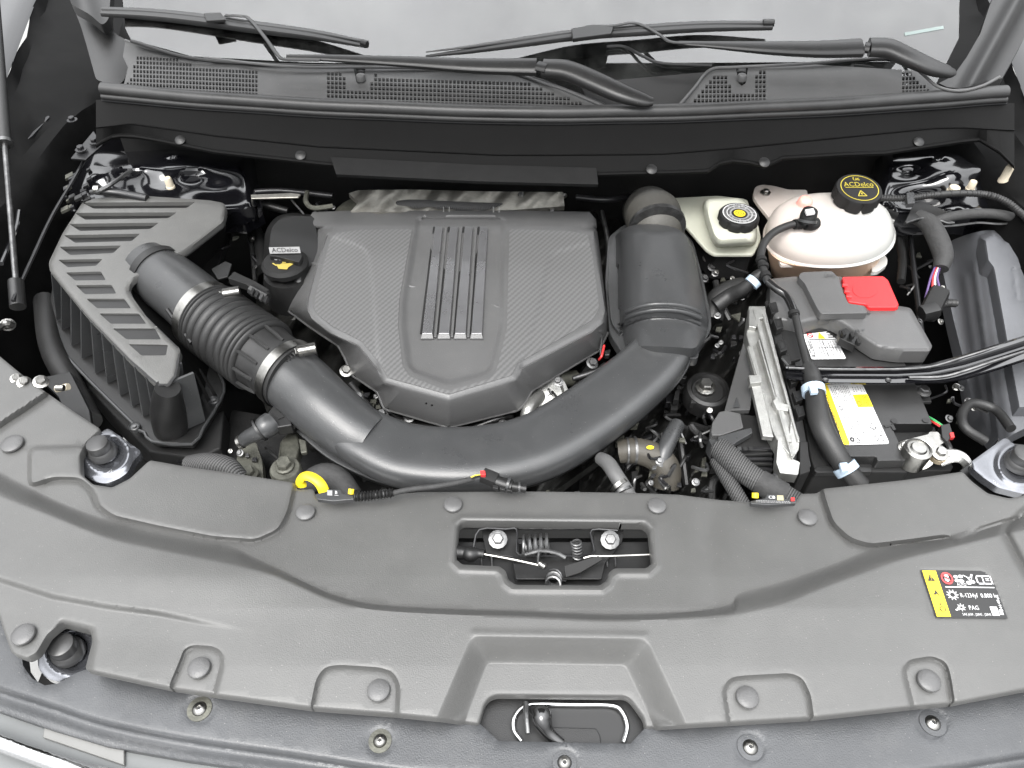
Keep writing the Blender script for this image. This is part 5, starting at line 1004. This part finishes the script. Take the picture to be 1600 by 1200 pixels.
tube('bracket_edge', [(1222, 560, -.008), (1236, 575, -.008), (1250, 578, -.006)], .002, dsteel_m, bx, seg=6)
cn = thing('harness_connector', 'grey angular connector cover with a thick braided cable below the control module', 'connector', (1140, 680, -.12))
prism('connector_cover', fillet([(1111, 674), (1113, 660), (1124, 643), (1136, 641), (1157, 646), (1162, 668), (1128, 680), (1113, 680)], 2), -.045, .02, pm('slate_grey_plastic', .06, .5, bump=.3, var=.06), cn, bev=.0015)
prism('lock_lever', [(1122, 682), (1150, 674), (1174, 668), (1176, 676), (1152, 690), (1136, 702), (1122, 700)], -.042, .012, duct_m, cn, bev=.001)
prism('connector_side', [(1110, 676), (1124, 680), (1124, 704), (1114, 700), (1108, 688)], -.055, .03, duct_m, cn, bev=.0015)
prism('connector_block', [(1156, 646), (1180, 650), (1206, 690), (1200, 704), (1160, 704), (1140, 690)], -.06, .04, blkm_m, cn, bev=.001)
for i in range(5): prism('connector_rib', [(1140+i*2, 700+i*7), (1206, 698+i*8), (1208, 701+i*8), (1141+i*2, 704+i*7)], -.058-i*.006, .01, blk_m if i % 2 else dust_m, cn, bev=.0006)
for i in range(3): prism('latch_window', [(1152+i*9, 698), (1158+i*9, 698), (1159+i*9, 703), (1153+i*9, 703)], -.0505, .002, bprint if i else duct_m, cn, bev=0)
tube('braided_cable', [(1124, 700, -.055), (1140, 715, -.05), (1165, 738, -.048), (1195, 758, -.05), (1225, 775, -.055), (1250, 790, -.07)], [.017, .018, .0175, .017, .017, .017], braid_m, cn, seg=20)
tube('taped_section', [(1186, 752, -.049), (1205, 763, -.050), (1224, 773, -.054)], .0182, tape_m, cn, seg=20)
tube('cable_branch', [(1120, 720, -.07), (1135, 745, -.065), (1150, 770, -.065), (1165, 795, -.07)], .011, braid_m, cn, seg=14)
tube('loose_tube', [(1236, 705, -.05), (1232, 725, -.05), (1210, 752, -.06)], .009, duct_m, cn, seg=12)
# ================================================================ right-hand box and harness
rb = thing('air_duct_box', 'big smooth grey plastic box with rounded shoulders at the right edge', 'plastic box', (1560, 470, -.2))
rbo = [(1468, 400), (1476, 386), (1488, 375), (1512, 366), (1537, 360), (1556, 360), (1566, 365), (1573, 373), (1600, 374), (1700, 374), (1700, 620), (1560, 690), (1520, 640), (1505, 560), (1490, 500)]
inn = [(1536, 374), (1552, 363), (1562, 368), (1570, 376), (1700, 377), (1700, 640), (1590, 640), (1570, 532), (1550, 420), (1541, 408)]
def rbz(X, Y):
    t = ss((-sd(X, Y, inn)+9)/14); z = -.015+.02*t-.07*ss((1545-X+(Y-400)*.16)/75)*(1-t)-.00022*(Y-380)
    z = z+.003*np.exp(-((X-1508-(Y-440)*.14)/7)**2)*ss((Y-420)/20)+.003*np.exp(-((X-1526-(Y-440)*.14)/5)**2)*ss((Y-400)/20)
    z = z-.0012*np.exp(-(pd(X, Y, [(1583, 420), (1590, 470), (1700, 474)])/1.6)**2)-.0012*np.exp(-(pd(X, Y, [(1583, 420), (1700, 416)])/1.6)**2)
    return z
relief('box_shell', fillet(rbo, 5, 3), [], rbz, pm('cool_grey_plastic', (.085, .088, .095), .42, bump=.4, bscale=620, var=.12), rb, step=10, fine=3, skirt=.03, guides=guide(inn, (-9, -5, -2, 1, 4), True)+[[(1508+(y-440)*.14+k, y) for y in range(400, 640, 4)] for k in (-12, -8, -4, 0, 4, 8, 12)]+[[(1526+(y-440)*.14+k, y) for y in range(380, 640, 4)] for k in (-4, 0, 4, 8)])
hn = thing('wiring_conduit', 'thin ribbed black wiring conduit arching over the right strut tower', 'conduit', (1500, 305, .03))
cp = [(1372, 309, .04), (1400, 310, .045), (1425, 309, .05), (1455, 305, .055), (1500, 302, .06), (1540, 304, .06), (1570, 314, .06), (1595, 333, .055), (1640, 375, .05)]
tube('conduit', cp, .0062, rub_m, hn, seg=10, sub=26, rf=lambda t, L: 1+.13*math.sin(L*2*math.pi/.0046), angle=70)
prism('conduit_clip', [(1416, 301), (1428, 300), (1430, 317), (1418, 318)], .064, .01, duct_m, hn, bev=.001)
hl = thing('taped_harness', 'cloth taped wiring harness and connectors hanging between the tank and the grey box', 'wiring harness', (1460, 430, -.06))
tube('taped_loom', [(1432, 338, .02), (1452, 350, .02), (1466, 375, .012), (1474, 400, .0), (1470, 420, -.01)], [.014, .017, .018, .017, .013], tape_m, hl, seg=18)
tube('taped_loom', [(1600, 345, .03), (1560, 335, .035), (1520, 334, .035), (1480, 340, .03), (1450, 352, .02)], .009, tape_m, hl, seg=16)
for k, (c_, dx) in enumerate((('violet', 0), ('red', 3), ('white', 5), ('violet', 8))): tube('wire', [(1462+dx, 415, -.01), (1455+dx*1.2, 432, -.008), (1450+dx*2.2, 450, -.01), (1446+dx*2.5, 466, -.015)], .0019, wire_m[c_], hl, seg=6)
tube('grey_connector', [(1468, 456, -.005), (1450, 492, -.012)], .0165, blkm_m, hl, seg=8, sub=2, flat=.8, e=3)
tube('connector_lock', [(1464, 484, -.003), (1440, 490, -.008)], .013, blk_m, hl, seg=8, sub=2, flat=.9, e=3)
tube('conduit_piece', [(1464, 478, -.03), (1480, 474, -.03), (1494, 474, -.035)], .0065, rub_m, hl, seg=10, sub=20, rf=lambda t, L: 1+.15*math.sin(L*1300))
prism('loom_bracket', [(1414, 346), (1428, 318), (1440, 314), (1480, 330), (1490, 347), (1466, 342), (1440, 340), (1420, 347)], .03, .008, blk_m, hl, bev=.001)
tube('bracket_rim', [(1417, 348, .031), (1440, 341, .031), (1462, 342, .031), (1480, 348, .031), (1491, 348, .031)], .0016, dsteel_m, hl, seg=6)
tube('wavy_edge', [(1465, 354, .02), (1495, 352, .022), (1530, 348, .024), (1565, 350, .024), (1600, 346, .024)], .0022, dsteel_m, hl, seg=6)
# ================================================================ hood bumpers on glossy pressed plates
def bumper(lbl, cx, cy, z, pl, rp, grp='rubber hood bumpers on glossy metal mounts'):
    b = thing('hood_bumper', lbl, 'rubber bumper', (cx, cy, z), grp)
    def hz(X, Y):
        d = np.hypot(X-cx-8, (Y-cy-8)*1.15); return z-.010*np.exp(-((d-rp*1.1)/(rp*.5))**2)+.004*np.exp(-((d-rp*2.0)/(rp*.4))**2)
    relief('mount_plate', fillet(pl, 7), [], hz, pm('glossy_grey_metal', (.16, .165, .18), .2, metal=.8, coat=.6, var=.2), b, step=5, fine=3, skirt=.012, lip=.001)
    R_ = RW(cx, cy, z, rp)
    lathe('rubber_stop', [(R_*1.25, -.004), (R_*1.2, .004), (R_*.98, .008), (R_*.98, .018), (R_*.92, .021), (R_*.7, .0225), (R_*.01, .023)], (cx+2, cy+6, z), pm('satin_rubber', .035, .35, var=.1), b, seg=36)
    return b
bumper('rubber hood bumper on a shiny plate at the left edge of the front cover', 158, 700, -.005, [(125, 715), (128, 700), (140, 688), (148, 684), (168, 668), (222, 706), (208, 720), (200, 738), (186, 748), (165, 756), (145, 752), (130, 740)], 17)
bumper('rubber hood bumper on a shiny plate at the right edge of the front cover', 1590, 716, -.005, [(1517, 722), (1571, 683), (1600, 706), (1650, 720), (1650, 775), (1600, 772), (1560, 762), (1535, 745), (1520, 732)], 18)
bumper('rubber hood bumper in the notch at the lower left corner', 104, 1012, -.02, [(58, 1020), (78, 995), (100, 975), (146, 985), (148, 1000), (135, 1045), (118, 1058), (95, 1066), (72, 1060), (60, 1045)], 20)
for (x0, y0, x1, y1, z, tx) in ((168, 752, 185, 744, -.012, 'ZL'), (1541, 762, 1558, 770, -.012, 'SLP')):
    text(tx, 0, 1, .9, quadf((x0+4, y0-6), (x1-3, y1-6), (x1-3, y1-1), (x0+4, y0-1), lambda X, Y, z=z: z+0*X, .006), gprint, fc, w=1)
prism('side_mount', [(120, 740), (150, 762), (200, 755), (230, 728), (200, 790), (110, 790)], -.03, .05, blk_m, fl); prism('side_mount', [(1500, 735), (1540, 775), (1580, 785), (1660, 790), (1660, 700), (1560, 690)], -.03, .05, blk_m, fl)
tube('side_hose', [(1540, 690, -.07), (1508, 668, -.06), (1504, 645, -.06), (1520, 630, -.06), (1555, 640, -.06), (1580, 670, -.05)], .0075, rub_m, fl, seg=14)
# ================================================================ engine block and the clutter seen in the gaps
eb = thing('engine_block', 'dark engine block with pipes and fittings glimpsed around the engine cover', 'engine', (700, 600, -.4))
def ez(X, Y): return -.19+.035*np.sin(X/23.)*np.sin(Y/17.)+.02*np.sin(X/9.+Y/13.)+.05*np.exp(-((X-700)/160)**2)
relief('block', [(400, 330), (980, 330), (1000, 560), (960, 700), (850, 780), (560, 780), (440, 700), (400, 600)], [], ez, pm('dirty_casting', (.035, .035, .033), .5, metal=.4, bump=1, bscale=120, var=.6, vscale=40), eb, step=9, fine=5, skirt=.02)
lathe('filter_housing_cap', [(.062, -.02), (.062, .01), (.056, .016), (.001, .016)], (700, 664, -.115), blk_m, eb, seg=40)
text('ICAC', 0, 1, .9, quadf((690, 674), (707, 674), (707, 682), (690, 682), -.098, .001), wprint, eb, w=1)
tube('coolant_pipe', [(826, 668, -.09), (824, 650, -.08), (828, 634, -.075), (842, 618, -.09)], .0115, alu_m, eb, seg=16)
lathe('pulley', [(.04, 0), (.04, .012), (.034, .014), (.03, .008), (.012, .01), (.001, .012)], (850, 618, -.10), alu_m, eb, seg=30, axis=(0, -.5, 1)); tube('casting_arm', [(838, 655, -.12), (862, 600, -.1), (900, 590, -.11)], .014, olive_m, eb, seg=10)
tube('silver_tube', [(895, 592, -.07), (930, 580, -.07), (945, 570, -.08)], .0045, dsteel_m, eb, seg=10); tube('silver_tube', [(888, 612, -.08), (915, 602, -.075), (940, 590, -.08)], .004, dsteel_m, eb, seg=10)
tube('red_wire', [(944, 540, -.03), (940, 556, -.03), (936, 562, -.04)], .002, wire_m['red'], eb, seg=6); tube('dip_wire', [(938, 555, -.05), (941, 520, -.04), (948, 490, -.04)], .0018, dsteel_m, eb, seg=6)
for (x, y, z) in ((541, 580, -.06), (598, 648, -.09), (640, 652, -.09), (785, 662, -.09), (872, 596, -.06), (925, 568, -.06), (560, 620, -.08)): bolt('block_bolt', (x, y, z), rnd.uniform(.005, .008), dsteel_m if x != 541 else steel_m, eb, axis=(rnd.uniform(-.3, .3), -.3, 1))
for (p, r_, m_) in (([(548, 600, -.08), (570, 628, -.09), (590, 655, -.1)], .007, rub_m), ([(600, 640, -.1), (640, 662, -.1), (680, 668, -.1)], .006, blk_m), ([(740, 668, -.1), (775, 655, -.09), (800, 650, -.1)], .005, dsteel_m), ([(760, 676, -.1), (800, 664, -.09), (840, 655, -.1)], .006, blk_m), ([(880, 640, -.1), (905, 600, -.09), (925, 570, -.1)], .008, rub_m)): tube('engine_hose', p, r_, m_, eb, seg=10)
for i in range(26):                                                    # brackets, plugs and casting bosses behind the cover's edge
    x, y = rnd.choice([(rnd.uniform(540, 600), rnd.uniform(575, 655)), (rnd.uniform(600, 800), rnd.uniform(650, 680)), (rnd.uniform(830, 945), rnd.uniform(545, 640))])
    a = rnd.uniform(4, 11); b = rnd.uniform(3, 8)
    prism('casting_boss', [(x, y), (x+a, y+rnd.uniform(-3, 3)), (x+a*.8, y+b), (x+rnd.uniform(-3, 2), y+b)], rnd.uniform(-.14, -.08), .01, rnd.choice([blk_m, dust_m, dsteel_m, olive_m]), eb, bev=.001)
# behind the engine: brake lines, plugs
for x in (697, 775):
    prism('ignition_clip', [(x-6, 322), (x+7, 322), (x+7, 330), (x-6, 330)], .0, .01, blk_m, eb, bev=.0008)
    for dx in (-5, 4): prism('clip_leg', [(x+dx, 323), (x+dx+2, 323), (x+dx+2, 332), (x+dx, 332)], .006, .008, alu_m, eb, bev=.0003)
tube('rear_loom', [(600, 326, -.01), (640, 320, .0), (690, 322, .0), (740, 324, .0), (800, 326, -.01)], .010, braid_m, eb, seg=12)
lathe('throttle_body', [(.07, -.02), (.07, .0), (.05, .012), (.01, .014)], (575, 336, -.04), olive_m, eb, seg=30)
tube('fuel_pipe', [(480, 300, .0), (478, 315, .0), (490, 325, .0), (520, 322, .0)], .005, olive_m, eb, seg=8); tube('fuel_pipe', [(455, 312, .0), (475, 335, .0)], .002, dsteel_m, eb, seg=6, sub=2)
# gearbox side: clutter right of the duct
gb = thing('transmission', 'dark gearbox casting with hoses, brackets and fittings below the resonator', 'gearbox', (1050, 680, -.4))
relief('casting', [(930, 560), (1180, 360), (1260, 420), (1300, 800), (900, 800)], [], lambda X, Y: -.21+.04*np.sin(X/19.)*np.sin(Y/23.)+.02*np.sin(X/7.+Y/11.), pm('oily_casting', (.025, .025, .024), .45, metal=.3, bump=1, bscale=120, var=.6, vscale=30), gb, step=9, fine=5, skirt=.02)
tube('radiator_hose', [(968, 706, -.09), (988, 704, -.085), (1010, 708, -.085), (1030, 718, -.09), (1042, 736, -.1), (1040, 760, -.12)], [.018, .020, .021, .022, .022, .021], pm('brown_rubber', (.05, .045, .036), .55, bump=.5, var=.4), gb, seg=22)
for a, b in (((978, 705, -.087), (981, 705, -.087)), ((990, 704, -.085), (994, 704, -.085))): tube('spring_band', [a, b], .0225, dsteel_m, gb, seg=24, sub=2)
dec('paint_mark', [circ(0, 0, 1, 12)], lambda u, v, k=1: P(1016+u*6, 699+v*3, -.062), yprint, gb)
tube('rubber_pipe', [(1032, 728, -.09), (1038, 705, -.075), (1048, 682, -.07), (1058, 664, -.075)], [.015, .013, .013, .0125], duct_m, gb, seg=18)
tube('grey_pipe', [(938, 716, -.07), (950, 724, -.06), (962, 742, -.055), (976, 764, -.06), (984, 778, -.07)], [.010, .0115, .0115, .0115, .0115], olive_m if False else pm('grey_rubber_pipe', .10, .5, bump=.4, var=.2), gb, seg=18)
tube('spring_band', [(966, 757, -.057), (970, 762, -.058)], .0145, steel_m, gb, seg=20, sub=2); tube('spring_band', [(972, 766, -.059), (974, 770, -.06)], .0145, dsteel_m, gb, seg=20, sub=2)
tube('steel_line', [(1042, 768, -.03), (1040, 764, -.02), (1046, 760, -.02), (1046, 770, -.03)], .0022, steel_m, gb, seg=6)
lathe('engine_mount', [(.038, -.03), (.040, -.004), (.036, .004), (.030, .006), (.026, .0), (.001, .0)], (1106, 610, -.10), blk_m, gb, seg=32, axis=(0, -.1, 1)); bolt('mount_bolt', (1102, 606, -.098), .012, steel_m, gb, flange=1.45)
tube('metal_line', [(1118, 440, -.05), (1125, 470, -.06), (1140, 500, -.08)], .006, blk_m, gb, seg=8); tube('cooler_hose', [(1112, 500, -.08), (1120, 470, -.06), (1140, 455, -.05), (1160, 450, -.05)], .02, rub_m, gb, seg=18)
prism('sparkle_bracket', [(1142, 446), (1158, 444), (1164, 456), (1150, 462)], -.02, .01, dsteel_m, gb, bev=.001); prism('small_tab', [(1142, 492), (1158, 488), (1156, 502)], -.06, .004, olive_m, gb, bev=.0006)
for (x, y) in ((1104, 404), (1112, 418), (1076, 366), (1080, 378), (1100, 435)): bolt('fitting', (x, y, -.08), .006, steel_m if y < 410 and x > 1090 else dsteel_m, gb, axis=(.2, -.4, 1))
for i in range(70):
    x = rnd.uniform(960, 1160); y = rnd.uniform(560, 775)
    if x > 1110 and y < 640: x -= 60
    a = rnd.uniform(4, 18); b = rnd.uniform(3, 14); z = rnd.uniform(-.17, -.10)
    prism('casting_boss', [(x, y), (x+a, y+rnd.uniform(-4, 4)), (x+a*.8, y+b), (x+rnd.uniform(-3, 2), y+b)], z, .015, rnd.choice([blk_m, blk_m, dust_m, blkm_m, olive_m]), gb, bev=.0012)
for i in range(16):
    x = rnd.uniform(1000, 1150); y = rnd.uniform(600, 760); tube('engine_hose', [(x, y, -.14), (x+rnd.uniform(-30, 30), y+rnd.uniform(-12, 30), -.11), (x+rnd.uniform(-40, 40), y+rnd.uniform(20, 60), -.14)], rnd.uniform(.0025, .007), rnd.choice([rub_m, blk_m, dust_m]), gb, seg=8)
for i in range(14):
    x = rnd.uniform(1100, 1160); y = rnd.uniform(400, 560); a = rnd.uniform(4, 10); prism('casting_boss', [(x, y), (x+a, y+1), (x+a, y+a*.7), (x, y+a)], rnd.uniform(-.14, -.08), .01, rnd.choice([blk_m, dust_m, dsteel_m]), gb, bev=.001)
# alternator side: lower left of the duct
al = thing('accessory_bracket', 'dull metal engine bracket with a big hex bolt below the corrugated hose', 'bracket', (440, 730, -.2))
prism('bracket_arm', [(437, 690, -.07), (448, 676, -.07), (466, 676, -.075), (470, 700, -.07), (462, 722, -.06), (458, 745, -.06), (430, 746, -.06), (434, 720, -.06)], 0, .02, olive_m, al, bev=.004, seg=3)
lathe('bracket_boss', [(.024, -.05), (.023, -.003), (.021, .0), (.001, .001)], (445, 731, -.052), olive_m, al, seg=28); bolt('hex_bolt', (445, 729, -.050), .0115, olive_m, al, flange=1.25)
prism('rear_bracket', fillet([(372, 700), (400, 690), (410, 720), (412, 752), (366, 744)], 5), -.11, .02, olive_m, al, bev=.003); bolt('bracket_bolt', (389, 741, -.10), .010, olive_m, al)
tube('vent_valve', [(378, 690, -.06), (388, 683, -.05), (402, 676, -.04), (414, 668, -.035), (425, 660, -.035)], [.010, .0115, .013, .018, .018], duct_m, al, seg=18); tube('valve_collar', [(404, 673, -.038), (407, 671, -.037)], .019, blk_m, al, seg=20, sub=2); tube('valve_tip', [(374, 692, -.06), (378, 690, -.058)], .011, steel_m, al, seg=14, sub=2)
prism('tube_strap', [(466, 684), (478, 688), (480, 706), (470, 708)], -.06, .008, olive_m, al, bev=.002)
tube('mesh_hose', [(296, 728, -.06), (325, 724, -.05), (355, 730, -.055), (372, 748, -.07)], .016, braid_m, al, seg=16)
tube('mesh_hose', [(470, 760, -.09), (505, 742, -.08), (530, 750, -.08), (548, 775, -.09)], .018, tape_m, al, seg=16)
prism('lower_casting', fillet([(362, 640), (420, 650), (470, 700), (540, 720), (620, 770), (440, 790), (340, 760)], 6), -.15, .03, pm('lower_casting_metal', .014, .5, metal=.3, bump=.8, bscale=200, var=.6), al, bev=.004)
tube('left_bolt', [(88, 606, .0), (100, 606, .0)], .005, steel_m, al, seg=8, sub=2)
ds = thing('dipstick_handle', 'yellow plastic dipstick loop poking up behind the front cover', 'dipstick', (490, 765, -.03))
tube('handle_loop', [(471, 760, -.02), (470, 750, -.01), (476, 744, -.004), (486, 745, -.002), (497, 752, -.004), (504, 762, -.01), (508, 774, -.02)], .0075, yel_m, ds, seg=12, flat=.55)
# tags and connectors behind the front cover
t1 = thing('connector_tag', 'black cable clip with a white tag reading B behind the left of the front cover', 'cable clip', (525, 772, -.01))
prism('clip_body', [(492, 772), (510, 768), (512, 764), (532, 765), (536, 771), (552, 773), (553, 780), (520, 783), (496, 780)], .014, .008, duct_m, t1, bev=.001)
tf = quadf((511, 766), (531, 767), (531, 776), (511, 775), .0142); dec('tag_print', [rect(.02, .05, .42, .95), rect(.58, .78, .9, .92)], tf, gprint, t1); text('B', .62, .65, .5, tf, wprint, t1, w=.2)
tube('yellow_pin', [(548, 772, .016), (549, 764, .02)], .004, yprint, t1, seg=10, sub=2)
tube('ribbed_conduit', [(555, 776, .010), (575, 775, .012), (614, 770, .012)], .0058, blk_m, t1, seg=10, sub=24, rf=lambda t, L: 1+.25*math.sin(L*1500), angle=70)
tube('cable', [(612, 771, .012), (640, 765, .012), (680, 760, .01), (710, 755, .008), (740, 748, .004)], .0038, tape_m, t1, seg=10)
t2 = thing('sensor_connector', 'black two part electrical plug with a red lock and yellow wires behind the front cover', 'connector', (775, 750, .0))
for k in range(2): tube('wire', [(735, 749-k*2, .006), (745, 745-k*2, .009), (756, 744-k*1, .010)], .0018, wire_m['yellow'] if k else blk_m, t2, seg=6)
tube('plug', [(754, 742, .012), (776, 751, .010)], .0105, blkm_m, t2, seg=8, sub=2, flat=.8, e=3); tube('socket', [(774, 751, .010), (800, 760, .008)], .0085, blk_m, t2, seg=10, sub=2, flat=.8); tube('socket_ring', [(793, 757, .009), (797, 758, .009)], .0105, duct_m, t2, seg=12, sub=2)
tube('plug_tip', [(800, 760, .008), (822, 764, .006)], .0055, blk_m, t2, seg=10, sub=2); tube('tip_ring', [(810, 762, .007), (813, 762, .007)], .008, duct_m, t2, seg=12, sub=2); prism('red_lock', [(750, 735), (758, 735), (759, 742), (751, 742)], .024, .006, wire_m['red'], t2, bev=.0006)
for k in range(3): prism('plug_rib', [(770+k*11, 757+k*3), (779+k*11, 759+k*3), (778+k*11, 764+k*2), (770+k*11, 762+k*2)], .016, .006, blk_m, t2, bev=.0006)
t3 = thing('connector_tag', 'black cable clip with white print reading CB behind the right of the front cover', 'cable clip', (1210, 778, -.01))
prism('clip_body', [(1172, 783), (1184, 780), (1196, 778), (1198, 772), (1224, 773), (1228, 780), (1244, 780), (1244, 786), (1200, 789), (1174, 787)], .014, .008, duct_m, t3, bev=.001)
tf = quadf((1198, 773), (1224, 774), (1225, 783), (1198, 782), .0142); dec('tag_print', [rect(.6, .08, .98, .95)], tf, pm('tan_print', (.35, .32, .2), .5), t3); text('CB', .08, .75, .5, tf, wprint, t3, w=.4)
tf = quadf((1178, 781), (1240, 783), (1240, 788), (1178, 786), .0142); r2 = random.Random(5); pr = []
for i in range(2):
    u = .05
    while u < .9:
        w_ = r2.uniform(.02, .05); pr.append(rect(u, .2+i*.4, u+w_, .4+i*.4)); u += w_+.015
dec('fine_print', pr, tf, gprint, t3); tube('yellow_pin', [(1180, 778, .016), (1180, 770, .02)], .0045, yprint, t3, seg=10, sub=2); prism('red_dot', [(1236, 777), (1242, 777), (1242, 782), (1236, 782)], .016, .004, wire_m['red'], t3, bev=.0005)
# hardware along the left edge
lh = thing('side_hardware', 'bolts, a plated clip and a bracket on the left inner wing', 'fastener set', (60, 600, -.05))
for (x, y, r_) in ((26, 592, .006), (38, 598, .007), (64, 597, .0075), (12, 508, .008)): bolt('flange_bolt', (x, y, .005), r_, steel_m, lh, axis=(.4, -.2, 1))
tube('plated_clip', [(0, 512, .01), (10, 505, .02), (20, 508, .01)], .005, steel_m, lh, seg=8); tube('beige_pin', [(88, 608, -.02), (107, 604, -.015)], .0055, beige_m, lh, seg=10, sub=2)
prism('wing_bracket', [(60, 590), (110, 580), (140, 640), (150, 700), (120, 690), (90, 620)], -.06, .01, blk_m, lh, bev=.002)
tube('wing_hose', [(70, 470, -.1), (80, 540, -.09), (110, 600, -.09), (140, 660, -.09)], .02, rub_m, lh, seg=14)
tube('vacuum_line', [(142, 300, .05), (155, 298, .055), (175, 287, .06), (205, 266, .055)], .004, dsteel_m, lh, seg=8)
tube('loom_clip', [(148, 296, .055), (156, 296, .055)], .008, steel_m, lh, seg=12, sub=2); tube('loom', [(150, 298, .05), (185, 302, .045), (230, 310, .04)], .008, dust_m, lh, seg=10)
for i in range(22):
    x = rnd.uniform(90, 140); y = rnd.uniform(262, 330); a = rnd.uniform(4, 12); prism('bracket_piece', [(x, y), (x+a, y-a*.5), (x+a*1.1, y), (x, y+a*.5)], rnd.uniform(.02, .05), .006, rnd.choice([dust_m, dust_m, blk_m, olive_m]), lh, bev=.0008)

r3 = random.Random(21)
def speck(parent, x0, y0, x1, y1, z0, z1, n):
    for i in range(n):
        x, y, z = r3.uniform(x0, x1), r3.uniform(y0, y1), r3.uniform(z0, z1); k = r3.random()
        if k < .35: bolt('small_bolt', (x, y, z), r3.uniform(.0025, .0045), r3.choice([steel_m, dsteel_m, dsteel_m]), parent, axis=(r3.uniform(-.4, .4), -.4, 1))
        elif k < .7: tube('thin_pipe', [(x, y, z), (x+r3.uniform(-14, 14), y+r3.uniform(-4, 12), z+.012), (x+r3.uniform(-26, 26), y+r3.uniform(4, 26), z)], r3.uniform(.0015, .0035), r3.choice([dsteel_m, blk_m, dust_m]), parent, seg=6, sub=4)
        else: prism('small_tab', [(x, y), (x+r3.uniform(4, 10), y-1), (x+r3.uniform(5, 9), y+r3.uniform(3, 7)), (x-1, y+5)], z, .004, r3.choice([dust_m, dsteel_m, olive_m]), parent, bev=.0005)
speck(gb, 1095, 405, 1160, 560, -.10, -.05, 26); speck(gb, 990, 640, 1110, 765, -.10, -.06, 30); speck(eb, 550, 600, 600, 655, -.10, -.07, 8); speck(eb, 840, 575, 945, 640, -.10, -.06, 16)
speck(eb, 480, 300, 900, 326, -.03, .0, 26); speck(hl, 1405, 380, 1475, 520, -.12, -.06, 24); speck(al, 300, 690, 440, 745, -.12, -.09, 14); speck(eb, 520, 740, 900, 770, -.13, -.10, 16)
speck(nt_, 1470, 600, 1530, 660, -.09, -.05, 12)

for p, r_, m_ in (([(330, 292, -.02), (380, 300, -.01), (440, 298, -.01), (520, 306, -.02)], .006, dust_m), ([(350, 312, -.05), (400, 318, -.05), (450, 330, -.06)], .008, blk_m), ([(360, 330, -.08), (400, 360, -.09), (410, 420, -.10)], .012, rub_m), ([(375, 340, -.08), (392, 380, -.09), (398, 440, -.10)], .004, dsteel_m), ([(900, 308, -.02), (950, 312, -.02), (1000, 306, -.03), (1040, 312, -.03)], .006, dust_m), ([(940, 330, -.06), (950, 380, -.08), (948, 440, -.09)], .005, dsteel_m), ([(1400, 360, -.05), (1410, 400, -.06), (1408, 440, -.07)], .008, blk_m), ([(1420, 350, -.05), (1428, 420, -.07), (1440, 520, -.1)], .005, dust_m)):
    tube('line', p, r_, m_, eb if p[0][0] < 1100 else hl, seg=10)
speck(eb, 350, 300, 420, 430, -.10, -.05, 16); speck(eb, 500, 640, 640, 700, -.13, -.10, 8)
